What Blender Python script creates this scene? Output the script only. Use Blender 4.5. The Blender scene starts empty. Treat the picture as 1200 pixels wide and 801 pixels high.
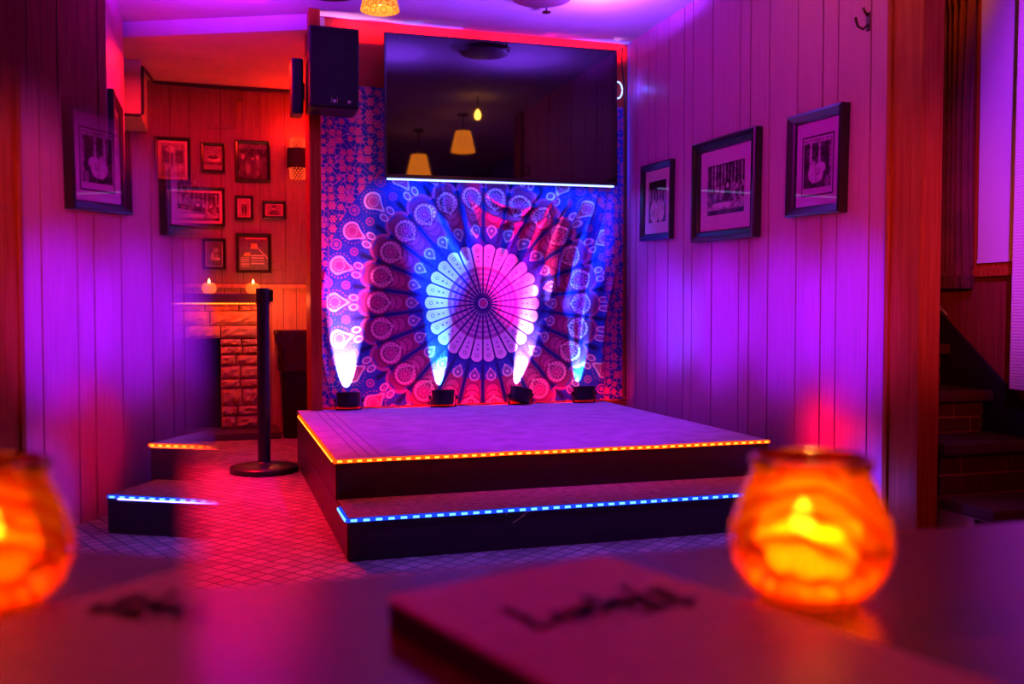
import bpy, bmesh, math, random
import numpy as np
from math import sin, cos, pi, radians, atan2, sqrt
from mathutils import Vector, Matrix

C = bpy.context.scene.collection
SC = bpy.context.scene
RND = random.Random(7)

# ------------------------------------------------------------------ camera
YAW, PITCH, EYE = 17.2, 1.9, 0.95
cam_d = bpy.data.cameras.new('camera')
cam = bpy.data.objects.new('camera', cam_d)
C.objects.link(cam)
cam.location = (0, 0, EYE)
cam.rotation_euler = (radians(90 - PITCH), 0, radians(-YAW))
cam_d.sensor_width = 36
cam_d.lens = 36 * 1116 / 1200
cam_d.clip_start = 0.005
cam_d.dof.use_dof = True
cam_d.dof.focus_distance = 5.2
cam_d.dof.aperture_fstop = 3.9
SC.camera = cam

# ------------------------------------------------------------------ world, exposure
w = bpy.data.worlds.new('world')
SC.world = w
w.use_nodes = True
w.node_tree.nodes['Background'].inputs[0].default_value = (0.10, 0.02, 0.12, 1)
w.node_tree.nodes['Background'].inputs[1].default_value = 0.02
SC.view_settings.view_transform = 'Standard'
SC.view_settings.look = 'None'
SC.view_settings.exposure = 0.0
SC.view_settings.gamma = 1.0
SC.cycles.use_denoising = True
SC.cycles.max_bounces = 7
SC.cycles.diffuse_bounces = 3
SC.cycles.glossy_bounces = 4
SC.cycles.transparent_max_bounces = 10
SC.cycles.caustics_reflective = False
SC.cycles.caustics_refractive = False
SC.cycles.sample_clamp_indirect = 4.0

# ------------------------------------------------------------------ lights
def light(kind, name, loc, color, power, target=None, **kw):
    d = bpy.data.lights.new(name, kind)
    d.color = color
    d.energy = power
    for k, v in kw.items():
        setattr(d, k, v)
    o = bpy.data.objects.new(name, d)
    C.objects.link(o)
    o.location = loc
    if target is not None:
        o.rotation_euler = (Vector(target) - Vector(loc)).to_track_quat('-Z', 'Y').to_euler()
    return o

VIO, MAG, RED, BLU = (0.32, 0.012, 1.0), (1.0, 0.0, 0.75), (1.0, 0.006, 0.004), (0.02, 0.10, 1.0)
# colour washes without fixtures; wall, ceiling and floor spots are added unseen fills
light('SPOT', 'wash_stage', (1.4, 3.6, 2.65), (0.24, 0.004, 1.0), 270, (1.5, 5.0, 0.3), spot_size=radians(60), spot_blend=0.7, shadow_soft_size=0.08)
for yy, pw in ((3.60, 270), (4.15, 230), (4.80, 260), (5.45, 200)):
    light('SPOT', 'wash_wall', (0.95, yy - 0.1, 0.98), (0.17, 0.004, 1.0), pw * 1.1, (2.7, yy, 0.90), spot_size=radians(31), spot_blend=1.0, shadow_soft_size=0.04)  # unseen low spots added to make the bright wall band
light('SPOT', 'wash_wall_high', (-0.55, 2.6, 2.4), (0.95, 0.0, 0.95), 135, (2.7, 4.5, 2.1), spot_size=radians(56), spot_blend=1.0, shadow_soft_size=0.05)
light('SPOT', 'wash_wall_blue', (1.95, 5.2, 0.72), (0.04, 0.10, 1.0), 30, (2.7, 5.25, 0.88), spot_size=radians(56), spot_blend=1.0, shadow_soft_size=0.05)
for px_, py_, pw in ((-0.1, 5.25, 150), (1.2, 4.95, 60), (2.1, 5.1, 85)):
    light('SPOT', 'wash_ceiling', (px_, py_, 2.56), (0.30 if px_ < 0 else 0.20, 0.01 if px_ < 0 else 0.04, 1.0), pw, (px_, py_ + 0.02, 2.77), spot_size=radians(168), spot_blend=0.3, shadow_soft_size=0.03)
light('SPOT', 'wash_floor', (1.7, 2.2, 2.65), (0.26, 0.004, 1.0), 45, (1.4, 3.2, 0.0), spot_size=radians(40), spot_blend=0.8, shadow_soft_size=0.08)
light('AREA', 'strip_spill_red', (1.48, 3.925, 0.322), (1.0, 0.02, 0.005), 1.6, (1.48, 3.75, 0.0), size=2.0, size_y=0.01, shape='RECTANGLE')
light('AREA', 'strip_spill_blue', (1.45, 3.560, 0.155), (0.10, 0.08, 1.0), 1.6, (1.45, 3.40, 0.0), size=1.9, size_y=0.01, shape='RECTANGLE')
light('SPOT', 'wash_table', (-0.9, 1.6, 2.6), (1.0, 0.0, 0.30), 120, (-0.05, 0.62, 0.75), spot_size=radians(50), spot_blend=1.0, shadow_soft_size=0.1)
wb = light('SPOT', 'wash_blind', (1.6, 1.2, 2.2), (0.40, 0.02, 1.0), 620, (3.25, 2.80, 1.7), spot_size=radians(52), spot_blend=0.6, shadow_soft_size=0.05)  # made-up spot that turns the blind and the streak stand-in purple
wb.scale = (0.45, 1, 1)
# red lamps of the back room and the red strip along the top of the television
light('AREA', 'red_room', (0.0, 6.5, 2.55), RED, 42, (0.0, 6.6, 0), size=0.8, size_y=0.3, shape='RECTANGLE')
rf = light('SPOT', 'red_floor', (-0.42, 6.3, 2.5), (1.0, 0.002, 0.012), 950, (-0.30, 4.85, 0), spot_size=radians(70), spot_blend=0.8, shadow_soft_size=0.1)
rf.scale = (0.55, 1, 1)
light('AREA', 'red_strip_glow', (1.70, 5.88, 2.695), RED, 7, (1.70, 6.06, 2.705), size=1.9, size_y=0.02, shape='RECTANGLE', spread=radians(50))
light('AREA', 'red_stage_back', (1.65, 5.93, 0.345), (1.0, 0.015, 0.002), 5, (1.65, 6.02, 0.40), size=1.9, size_y=0.012, shape='RECTANGLE')
light('AREA', 'blue_television_glow', (1.77, 5.92, 1.765), (0.02, 0.10, 1.0), 8.0, (1.77, 6.0, 1.4), size=1.5, size_y=0.02, shape='RECTANGLE')
light('SPOT', 'red_casing', (1.5, 1.6, 1.3), (1.0, 0.07, 0.0), 130, (2.7, 3.28, 1.2), spot_size=radians(40), spot_blend=1.0, shadow_soft_size=0.1)  # unseen spot added to redden the door casing
light('POINT', 'stair_red', (2.75, 1.6, 1.15), (1.0, 0.012, 0.005), 9.0, shadow_soft_size=0.1)
light('SPOT', 'stair_amber', (3.0, 3.2, 2.6), (1.0, 0.16, 0.0), 8, (3.28, 3.9, 2.2), spot_size=radians(70), spot_blend=0.8, shadow_soft_size=0.05)
light('SPOT', 'strip_end_red', (2.44, 3.80, 0.37), (1.0, 0.0, 0.06), 7, (2.7, 3.78, 0.36), spot_size=radians(125), spot_blend=1.0, shadow_soft_size=0.02)
light('SPOT', 'strip_end_blue', (2.42, 3.47, 0.17), (0.10, 0.06, 1.0), 8, (2.7, 3.42, 0.17), spot_size=radians(120), spot_blend=1.0, shadow_soft_size=0.02)
light('POINT', 'mantel_end_fill', (0.42, 7.30, 1.02), (1.0, 0.15, 0.04), 6.5, shadow_soft_size=0.03)  # added fill for the pine boards, no lamp stands here

# ------------------------------------------------------------------ mesh helpers
class MB:
    def __init__(s):
        s.v, s.f = [], []
    def add(s, vs, fs):
        n = len(s.v)
        s.v += [tuple(map(float, p)) for p in vs]
        s.f += [tuple(i + n for i in f) for f in fs]
        return s
    def box(s, x0, x1, y0, y1, z0, z1, m=None):
        vs = [Vector((x, y, z)) for x in (x0, x1) for y in (y0, y1) for z in (z0, z1)]
        if m is not None:
            vs = [m @ p for p in vs]
        return s.add(vs, [(0, 1, 3, 2), (4, 6, 7, 5), (0, 4, 5, 1), (2, 3, 7, 6), (0, 2, 6, 4), (1, 5, 7, 3)])
    def lathe(s, prof, n=24, c=(0, 0, 0), m=None, caps=True, rad=None):
        vs, fs = [], []
        for r, z in prof:
            for k in range(n):
                a = 2 * pi * k / n
                rr = r if rad is None else rad(r, z, a)
                p = Vector((rr * cos(a), rr * sin(a), z))
                if m is not None:
                    p = m @ p
                vs.append(p + Vector(c))
        for i in range(len(prof) - 1):
            for k in range(n):
                k2 = (k + 1) % n
                fs.append((i * n + k, i * n + k2, (i + 1) * n + k2, (i + 1) * n + k))
        if caps:
            fs.append(tuple(range(n))[::-1])
            fs.append(tuple((len(prof) - 1) * n + k for k in range(n)))
        return s.add(vs, fs)
    def tube(s, pts, r, n=8, caps=True):
        pts = [Vector(p) for p in pts]
        vs, fs = [], []
        up = Vector((0, 0, 1))
        for i, p in enumerate(pts):
            d = (pts[min(i + 1, len(pts) - 1)] - pts[max(i - 1, 0)]).normalized()
            a = d.cross(up)
            if a.length < 1e-3:
                a = d.cross(Vector((1, 0, 0)))
            a.normalize()
            b = a.cross(d)
            rr = r[i] if isinstance(r, (list, tuple)) else r
            for k in range(n):
                t = 2 * pi * k / n
                vs.append(p + a * rr * cos(t) + b * rr * sin(t))
        for i in range(len(pts) - 1):
            for k in range(n):
                k2 = (k + 1) % n
                fs.append((i * n + k, i * n + k2, (i + 1) * n + k2, (i + 1) * n + k))
        if caps:
            fs.append(tuple(range(n))[::-1])
            fs.append(tuple((len(pts) - 1) * n + k for k in range(n)))
        return s.add(vs, fs)
    def prism(s, poly, h, m=None):          # polygon in local xy, extruded 0..h in z
        n = len(poly)
        vs = [Vector((x, y, z)) for z in (0, h) for x, y in poly]
        if m is not None:
            vs = [m @ p for p in vs]
        fs = [tuple(range(n))[::-1], tuple(range(n, 2 * n))]
        fs += [(k, (k + 1) % n, n + (k + 1) % n, n + k) for k in range(n)]
        return s.add(vs, fs)
    def grid(s, P):                          # P[i][j] points
        nu, nv = len(P), len(P[0])
        vs = [p for row in P for p in row]
        fs = [(i * nv + j, (i + 1) * nv + j, (i + 1) * nv + j + 1, i * nv + j + 1) for i in range(nu - 1) for j in range(nv - 1)]
        return s.add(vs, fs)

def fix(me, bevel=0, seg=2, normals=True):
    bm = bmesh.new()
    bm.from_mesh(me)
    if normals:
        bmesh.ops.recalc_face_normals(bm, faces=bm.faces)
    if bevel:
        es = [e for e in bm.edges if len(e.link_faces) == 2 and e.calc_face_angle(0) > 0.6]
        bmesh.ops.bevel(bm, geom=es, offset=bevel, segments=seg, affect='EDGES', profile=0.6, clamp_overlap=True)
    bm.to_mesh(me)
    bm.free()

def obj(name, mb, mat, parent=None, smooth=False, bevel=0, seg=2, loc=None, label=None, normals=True):
    me = bpy.data.meshes.new(name)
    me.from_pydata(mb.v, [], mb.f)
    fix(me, bevel, seg, normals)
    if mat:
        me.materials.append(mat)
    if smooth:
        me.shade_smooth() if smooth is True else me.set_sharp_from_angle(angle=smooth)
        if smooth is not True:
            for p in me.polygons:
                p.use_smooth = True
            me.set_sharp_from_angle(angle=smooth)
    o = bpy.data.objects.new(name, me)
    C.objects.link(o)
    if parent:
        o.parent = parent
    if loc is not None:
        o.location = loc
    if label:
        o['label'] = label
    return o

def inst(name, me, parent, loc, rot=(0, 0, 0), scale=(1, 1, 1)):
    o = bpy.data.objects.new(name, me)
    C.objects.link(o)
    o.parent = parent
    o.location, o.rotation_euler, o.scale = loc, rot, scale
    return o

def tag(o, label, cat, group=None):
    o['label'], o['category'] = label, cat
    if group:
        o['group'] = group
    return o

def thing(name, label, cat, loc=(0, 0, 0), rot=(0, 0, 0), group=None):
    o = bpy.data.objects.new(name, None)
    o.empty_display_size = 0.05
    C.objects.link(o)
    o.location, o.rotation_euler = loc, rot
    return tag(o, label, cat, group)

def struct(name, mb, mat, **kw):
    o = obj(name, mb, mat, **kw)
    o['kind'] = 'structure'
    return o

def raster_obj(name, arr, w_, h_, mat, parent, y=0.0, label=None):
    """flat printed sheet: colours of arr[row from top][col] as a print on a fine grid, in local xz"""
    H_, W_, _ = arr.shape
    xs = np.linspace(-w_ / 2, w_ / 2, W_)
    zs = np.linspace(h_ / 2, -h_ / 2, H_)
    X, Z = np.meshgrid(xs, zs)
    co = np.stack([X, np.full_like(X, y), Z], -1)
    return colour_grid(name, co, arr, mat, parent, label)

def colour_grid(name, co, arr, mat, parent, label=None, smooth=False):
    H_, W_, _ = co.shape
    idx = np.arange(H_ * W_).reshape(H_, W_)
    q = np.stack([idx[:-1, :-1], idx[1:, :-1], idx[1:, 1:], idx[:-1, 1:]], -1).reshape(-1, 4)
    me = bpy.data.meshes.new(name)
    nq = len(q)
    me.vertices.add(H_ * W_)
    me.vertices.foreach_set('co', co.reshape(-1).astype(np.float32))
    me.loops.add(nq * 4)
    me.loops.foreach_set('vertex_index', q.reshape(-1).astype(np.int32))
    me.polygons.add(nq)
    me.polygons.foreach_set('loop_start', np.arange(0, nq * 4, 4, dtype=np.int32))
    me.update(calc_edges=True)
    ca = me.color_attributes.new('print', 'FLOAT_COLOR', 'POINT')
    rgba = np.ones((H_ * W_, 4), np.float32)
    rgba[:, :3] = arr.reshape(-1, 3)
    ca.data.foreach_set('color', rgba.reshape(-1))
    if smooth:
        me.shade_smooth()
    me.materials.append(mat)
    o = bpy.data.objects.new(name, me)
    C.objects.link(o)
    if parent:
        o.parent = parent
    if label:
        o['label'] = label
    return o

# ------------------------------------------------------------------ materials
def new_mat(name):
    m = bpy.data.materials.new(name)
    m.use_nodes = True
    return m, m.node_tree.nodes, m.node_tree.links, m.node_tree.nodes['Principled BSDF']

def M(name, col, rough=0.5, metal=0.0, col2=None, scale=8.0, stretch=(1, 1, 1), bump=0.0, coords='Object', spec=0.5, detail=4, coat=0.0, emit=None, estr=0.0, contrast=(0.35, 0.7)):
    m, N, L, b = new_mat(name)
    b.inputs['Base Color'].default_value = (*col, 1)
    b.inputs['Roughness'].default_value = rough
    b.inputs['Metallic'].default_value = metal
    b.inputs['Specular IOR Level'].default_value = spec
    b.inputs['Coat Weight'].default_value = coat
    if emit:
        b.inputs['Emission Color'].default_value = (*emit, 1)
        b.inputs['Emission Strength'].default_value = estr
    if col2 or bump:
        tc = N.new('ShaderNodeTexCoord')
        mp = N.new('ShaderNodeMapping')
        mp.inputs['Scale'].default_value = stretch
        L.new(tc.outputs[coords], mp.inputs['Vector'])
        nz = N.new('ShaderNodeTexNoise')
        nz.inputs['Scale'].default_value = scale
        nz.inputs['Detail'].default_value = detail
        L.new(mp.outputs[0], nz.inputs['Vector'])
        if col2:
            r = N.new('ShaderNodeValToRGB')
            r.color_ramp.elements[0].position, r.color_ramp.elements[1].position = contrast
            r.color_ramp.elements[0].color = (*col, 1)
            r.color_ramp.elements[1].color = (*col2, 1)
            L.new(nz.outputs['Fac'], r.inputs[0])
            L.new(r.outputs[0], b.inputs['Base Color'])
        if bump:
            bp = N.new('ShaderNodeBump')
            bp.inputs['Strength'].default_value = bump
            bp.inputs['Distance'].default_value = 0.01
            L.new(nz.outputs['Fac'], bp.inputs['Height'])
            L.new(bp.outputs[0], b.inputs['Normal'])
    return m

def emis(name, col, s):
    m, N, L, b = new_mat(name)
    e = N.new('ShaderNodeEmission')
    e.inputs[0].default_value = (*col, 1)
    e.inputs[1].default_value = s
    L.new(e.outputs[0], N['Material Output'].inputs[0])
    return m

def print_mat(name, rough=0.8, gain=1.0, trans=0.0):
    m, N, L, b = new_mat(name)
    a = N.new('ShaderNodeAttribute')
    a.attribute_name = 'print'
    L.new(a.outputs['Color'], b.inputs['Base Color'])
    b.inputs['Roughness'].default_value = rough
    b.inputs['Specular IOR Level'].default_value = 0.25
    return m

def pane_mat(name, tint=(1, 1, 1), rough=0.02, boost=1.0):
    m, N, L, b = new_mat(name)
    t = N.new('ShaderNodeBsdfTransparent')
    t.inputs[0].default_value = (*tint, 1)
    g = N.new('ShaderNodeBsdfGlossy')
    g.inputs['Roughness'].default_value = rough
    f = N.new('ShaderNodeFresnel')
    f.inputs['IOR'].default_value = 1.32
    mx = N.new('ShaderNodeMixShader')
    L.new(f.outputs[0], mx.inputs[0])
    L.new(t.outputs[0], mx.inputs[1])
    L.new(g.outputs[0], mx.inputs[2])
    L.new(mx.outputs[0], N['Material Output'].inputs[0])
    return m

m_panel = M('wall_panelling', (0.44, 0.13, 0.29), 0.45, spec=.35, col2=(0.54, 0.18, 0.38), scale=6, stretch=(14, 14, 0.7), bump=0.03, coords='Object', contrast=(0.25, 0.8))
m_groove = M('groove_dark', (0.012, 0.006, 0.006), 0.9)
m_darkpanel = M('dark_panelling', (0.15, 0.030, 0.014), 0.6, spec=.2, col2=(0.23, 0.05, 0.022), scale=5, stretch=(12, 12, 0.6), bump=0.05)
m_farpanel = M('far_panelling', (0.20, 0.10, 0.07), 0.6, col2=(0.28, 0.15, 0.10), scale=5, stretch=(10, 10, 0.6), bump=0.05)
m_pine = M('pine_boards', (0.50, 0.26, 0.10), 0.45, col2=(0.62, 0.36, 0.16), scale=5, stretch=(12, 12, 0.6))
m_trim = M('varnished_trim', (0.30, 0.050, 0.006), 0.5, spec=.1, col2=(0.42, 0.10, 0.02), scale=4, stretch=(16, 16, 0.8), bump=0.03)
m_ceiling = M('ceiling_plaster', (0.55, 0.50, 0.52), 0.85, col2=(0.66, 0.60, 0.62), scale=3, bump=0.1)
m_redlit_wall = M('red_lit_plaster', (0.55, 0.050, 0.020), 0.7, col2=(0.62, 0.07, 0.03), scale=4, bump=0.08)  # red light on the wall put into the plaster colour
m_black = M('black_paint', (0.012, 0.010, 0.014), 0.38, col2=(0.02, 0.016, 0.022), scale=20, bump=0.05)
m_blackplastic = M('black_plastic', (0.006, 0.005, 0.007), 0.4, spec=.35)
m_blackmetal = M('black_metal', (0.016, 0.012, 0.016), 0.32, metal=0.2)
m_frame = M('black_frame', (0.014, 0.010, 0.014), 0.28)
m_matboard = M('mount_card', (0.90, 0.80, 0.86), 0.85)
m_photo = print_mat('printed_photo', 0.6)
m_pane = pane_mat('picture_glass')
m_wiring = M('cable_rubber', (0.01, 0.008, 0.01), 0.5)
m_brass = M('dark_brass', (0.10, 0.06, 0.03), 0.35, metal=0.9)

def carpet_floor():
    m, N, L, b = new_mat('lattice_carpet')
    tc = N.new('ShaderNodeTexCoord')
    mp = N.new('ShaderNodeMapping')
    mp.inputs['Rotation'].default_value = (0, 0, radians(52))
    L.new(tc.outputs['Object'], mp.inputs['Vector'])
    br = N.new('ShaderNodeTexBrick')
    br.offset = 0
    br.squash = 1
    br.inputs['Scale'].default_value = 1
    br.inputs['Color1'].default_value = (0.42, 0.22, 0.25, 1)
    br.inputs['Color2'].default_value = (0.24, 0.11, 0.14, 1)
    br.inputs['Mortar'].default_value = (0.05, 0.03, 0.05, 1)
    br.inputs['Mortar Size'].default_value = 0.0045
    br.inputs['Mortar Smooth'].default_value = 0.3
    br.inputs['Brick Width'].default_value = 0.062
    br.inputs['Row Height'].default_value = 0.062
    L.new(mp.outputs[0], br.inputs['Vector'])
    L.new(br.outputs['Color'], b.inputs['Base Color'])
    bp = N.new('ShaderNodeBump')
    bp.inputs['Strength'].default_value = 0.3
    bp.inputs['Distance'].default_value = 0.004
    L.new(br.outputs['Fac'], bp.inputs['Height'])
    bp.invert = True
    L.new(bp.outputs[0], b.inputs['Normal'])
    b.inputs['Roughness'].default_value = 0.7
    return m
m_floor = carpet_floor()

# ------------------------------------------------------------------ room shell
struct('floor', MB().box(-2.6, 4.4, -1.6, 7.9, -0.1, 0), m_floor)
ZC, ZF = 2.77, 2.675
struct('ceiling', MB().box(-2.6, 4.4, -1.6, 7.9, ZC, ZC + 0.1), m_ceiling)
# lower ceiling of the back room, its edge runs from the stage post to the end of the left wall
struct('ceiling_back_room', MB().prism([(0.56, 6.02), (0.80, 6.12), (0.80, 7.85), (-2.5, 7.85), (-2.5, 6.6), (-0.55, 6.54)], ZC - ZF + 0.02, Matrix.Translation((0, 0, ZF))), m_ceiling)

XW = 2.70
wall_r = struct('wall_right', MB().box(XW + 0.012, XW + 0.05, 3.15, 6.14, 0, ZC), m_groove)
def boards_y(parent, x0, x1, ys, z0, z1, mat, gap=0.005, name='board'):
    for a, b_ in zip(ys[:-1], ys[1:]):
        d = RND.uniform(-0.0012, 0.0012)
        obj(name, MB().box(x0 + d, x1, a + gap / 2, b_ - gap / 2, z0, z1), mat, parent)
def boards_x(parent, y0, y1, xs, z0, z1, mat, gap=0.005, name='board'):
    for a, b_ in zip(xs[:-1], xs[1:]):
        d = RND.uniform(-0.0012, 0.0012)
        obj(name, MB().box(a + gap / 2, b_ - gap / 2, y0 + d, y1, z0, z1), mat, parent)
boards_y(wall_r, XW, XW + 0.02, [3.345, 3.495, 3.722, 3.837, 4.037, 4.286, 4.466, 4.570, 4.868, 5.104, 5.212, 5.418, 5.60, 5.72, 5.90, 6.05], 0.0, ZC, m_panel, gap=0.009)
# door casing at the open end of the right wall
trim = struct('trim_1', MB().box(XW - 0.022, XW + 0.07, 3.142, 3.35, 0.0, ZC), m_trim, bevel=0.004)
obj('bead', MB().box(XW - 0.034, XW - 0.02, 3.325, 3.352, 0, ZC), m_trim, trim, bevel=0.004)
obj('bead', MB().box(XW - 0.030, XW - 0.02, 3.142, 3.165, 0, ZC), m_trim, trim, bevel=0.004)
YW = 6.06
struct('wall_back', MB().box(0.60, 2.72, YW, YW + 0.12, 0, ZC), m_redlit_wall)
struct('trim_2', MB().box(0.545, 0.612, 5.90, YW + 0.14, 0, ZC), m_trim, bevel=0.004)
# left wall stub, boarded on the face and on the side
wall_l = struct('wall_left', MB().box(-2.5, -0.562, 5.512, 6.50, 0, ZC), m_groove)
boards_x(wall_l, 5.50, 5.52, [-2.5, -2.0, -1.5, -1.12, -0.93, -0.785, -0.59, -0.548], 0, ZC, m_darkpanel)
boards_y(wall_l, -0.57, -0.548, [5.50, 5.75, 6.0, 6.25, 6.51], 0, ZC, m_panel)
# far wall of the back room
wall_f = struct('wall_far', MB().box(-2.5, 2.72, 7.712, 7.85, 0, ZC), m_groove)
boards_x(wall_f, 7.70, 7.72, [-2.5, -1.6, -0.92, -0.62, -0.33, -0.19, 0.04, 0.20, 0.33, 0.52, 0.68, 0.80], 1.16, ZF + 0.02, m_farpanel, gap=0.004)
boards_x(wall_f, 7.70, 7.72, [-2.5, -1.6, -0.92, -0.62, -0.42, -0.30, -0.18, -0.06, 0.06, 0.18, 0.30, 0.405, 0.50, 0.60, 0.72, 0.80], 0, 1.13, m_pine)
struct('trim_3', MB().box(-2.5, 0.80, 7.675, 7.70, 1.12, 1.155), m_pine, bevel=0.006)
struct('wall_partition', MB().box(0.80, 0.90, YW + 0.12, 7.71, 0, ZC), m_redlit_wall)
# outer walls behind and beside the camera
struct('wall_front', MB().box(-2.6, 4.4, -1.7, -1.6, 0, ZC), m_darkpanel)
struct('wall_side', MB().box(-2.6, -2.5, -1.6, 7.9, 0, ZC), m_darkpanel)
# boxed-in corner of the back room with a dark pipe along it
struct('trim_4', MB().box(-2.5, -0.485, 7.10, 7.70, 2.29, ZF), m_ceiling, bevel=0.01)

# stair hall
wall_s = struct('wall_stair', MB().box(3.312, 3.40, -1.6, 7.9, 0, ZC), m_groove)
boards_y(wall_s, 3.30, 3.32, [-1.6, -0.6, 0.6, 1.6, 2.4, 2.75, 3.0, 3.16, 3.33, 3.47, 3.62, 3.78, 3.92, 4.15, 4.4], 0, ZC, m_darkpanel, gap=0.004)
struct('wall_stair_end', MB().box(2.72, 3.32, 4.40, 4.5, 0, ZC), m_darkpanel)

# ------------------------------------------------------------------ tapestry print
def tapestry_print(X, Z):
    x, z = X - 1.668, Z - 0.997
    r = np.hypot(x, z) + 1e-6
    th = np.arctan2(z, x) + 0.004
    N_ = 26
    a = th * N_ / (2 * pi)
    da = (a - np.round(a)) * 2 * pi / N_
    t = r * np.sin(da)
    l = r * np.cos(da)
    sp = 2 * pi * r / N_
    col = np.zeros(X.shape + (3,), np.float32)
    G = np.array((0.02, 0.045, 0.38)); col[:] = G
    PINK = np.array((0.62, 0.075, 0.27)); DEEP = np.array((0.27, 0.025, 0.13)); LITE = np.array((0.92, 0.80, 0.86)); VIOL = np.array((0.30, 0.20, 0.58))
    def put(mask, c, k=1.0):
        mk = np.clip(mask, 0, 1)[..., None] * k
        col[:] = col * (1 - mk) + c * mk
    def fill(d, s=0.0035):                   # d<0 inside
        return np.clip(0.5 - d / s, 0, 1)
    def line(d, w_=0.004):
        return np.clip(1.3 - np.abs(d) / w_, 0, 1)
    def circ(l0, t0=0.0):
        return np.hypot(l - l0, np.abs(t) - t0)
    def tear(l0, R, k=1.1):
        u = np.clip(l0 - l, 0, None)
        dl = np.where(l < l0, (l0 - l) * .64, l - l0)
        return np.hypot(dl, t * (1 + k * (u / R) ** 1.6)) - R
    def dots(l0, R, n, size):
        ang = np.arctan2(t, l - l0)
        aa = (ang * n / (2 * pi)); aa = (aa - np.round(aa)) * 2 * pi / n
        d = np.hypot(np.hypot(l - l0, t) - R, R * aa)
        return fill(d - size)
    # speckle of the woven ground
    n1 = np.sin(X * 173 + np.sin(Z * 91) * 2) * np.sin(Z * 187 + np.sin(X * 77) * 2)
    put(fill(0.80 - n1, 0.1) * (r > 0.4), np.array((.25, .22, .6)), 0.35)
    # dark rays between the feathers
    put(fill(0.42 * sp - np.abs(t), .02) * fill(0.40 - r, .01) * fill(r - 0.86, .03), np.array((.008, .008, .07)))
    # feather strips
    half = np.minimum(0.40 * sp, 0.066)
    band = (r > 0.50) & (r < 0.80)
    put(fill(np.abs(t) - half) * band, DEEP)
    for l0, R in ((0.575, 0.046), (0.63, 0.055)):
        d = circ(l0) - R
        put(fill(d) * (r < 0.7), PINK, 0.45); put(line(d), DEEP * 0.5)
    d = circ(0.69) - 0.076
    put(fill(d), PINK); put(line(d, 0.006), DEEP * 0.4)
    d = tear(0.695, 0.052, 0.6)
    put(fill(d), DEEP); put(line(d), LITE * np.array((1, .55, .65)), 0.8)
    put(dots(0.69, 0.062, 16, 0.0045), LITE, 0.7)
    put(line(circ(0.69) - 0.026), PINK * 1.2); put(fill(circ(0.69) - 0.014), PINK); put(dots(0.69, 0.038, 12, 0.0035), LITE, 0.6)
    # scrolls over the eyes and looped pairs
    d = np.abs(circ(0.735) - 0.085)
    put(np.clip(1.3 - d / 0.010, 0, 1) * (l > 0.745), PINK, 0.9)
    u = l - 0.845; s_ = np.abs(t) - 0.030
    d = np.hypot(u * 0.75 + s_ * 0.3, s_ * 1.1 - u * 0.25) - 0.020
    put(line(d, 0.006), LITE * np.array((1, .7, .8))); put(fill(d + 0.012), PINK)
    put(line(circ(0.872) - 0.016), PINK, 0.8)
    # small tears in the inner ring
    d = tear(0.478, 0.030, 0.7)
    put(fill(d), VIOL * 0.6); put(line(d, 0.004), LITE, 0.8); put(dots(0.478, 0.036, 14, 0.003), LITE, 0.6); put(fill(circ(0.478) - 0.008), LITE, 0.8)
    # outer tears
    d = tear(0.962, 0.052, 0.9)
    put(fill(d), DEEP); put(line(d - 0.001, 0.009), LITE * np.array((1, .75, .8)))
    put(fill(d + 0.012), PINK * .8); put(dots(0.962, 0.031, 12, 0.004), LITE, 0.8); put(line(circ(0.962) - 0.018), PINK)
    put(dots(0.962, 0.077, 22, 0.004), PINK, 0.8)
    # gap ornaments between outer tears
    a2 = a - 0.5; da2 = (a2 - np.round(a2)) * 2 * pi / N_
    d = np.hypot(r * np.cos(da2) - 0.90, r * np.sin(da2)) - 0.022
    put(line(d, 0.005), PINK, 0.8); put(fill(d + 0.012), PINK, 0.7)
    d = np.hypot(r * np.cos(da2) - 1.02, r * np.sin(da2)) - 0.030
    put(line(d, 0.005), PINK, 0.8); put(fill(d + 0.014), PINK, 0.7)
    # rosette
    put(fill(r - 0.40), G * 0.7)
    hp = np.minimum(0.445 * sp, 0.042)
    d = np.where(l > 0.345, np.hypot(l - 0.345, t) - 0.0415, np.abs(t) - hp)
    pet = (r > 0.03)
    put(fill(d) * pet, LITE)
    put(fill(d + 0.010) * ((r > 0.05) & (r < 0.385)), VIOL * 1.5, 0.3)
    put(fill(circ(0.345) - 0.018), LITE, 0.9); put(line(circ(0.345) - 0.010), VIOL * .6, 0.9); put(fill(circ(0.305) - 0.007), VIOL * .5); put(fill(circ(0.275) - 0.006), VIOL * .5)
    ring = (r < 0.235)
    put(ring * 1.0, np.array((.34, .06, .34)), 0.88)
    ww = (np.sin(r * 190) > 0.15) & ring
    put(ww * fill(np.abs(t) - hp * 0.75), LITE, 0.45)
    a3 = np.abs(a - np.floor(a) - 0.5); put(fill(a3 * sp - 0.006) * (r < 0.385), G * 0.45)
    put(line(r - 0.235, 0.004), DEEP, 0.7); put(line(r - 0.115, 0.004), DEEP, 0.7)
    put(fill(r - 0.022), PINK); put(line(r - 0.03), LITE)
    # flowered border: everything outside the wheel and a band down each side
    out = np.maximum(r - 1.055, np.maximum(0.655 - X, X - 2.525))
    bm_ = fill(-out, 0.004)
    put(bm_, G * 0.8)
    rng = np.random.RandomState(3)
    cs = 0.060
    jit = rng.rand(64, 64, 3)
    vine = np.sin(X * 95 + 2.2 * np.sin(Z * 48)) + np.sin(Z * 102 + 2.2 * np.sin(X * 55))
    put(line(vine, 0.30) * bm_, PINK * np.array((.9, 1.2, 1.3)), 0.85)
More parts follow.
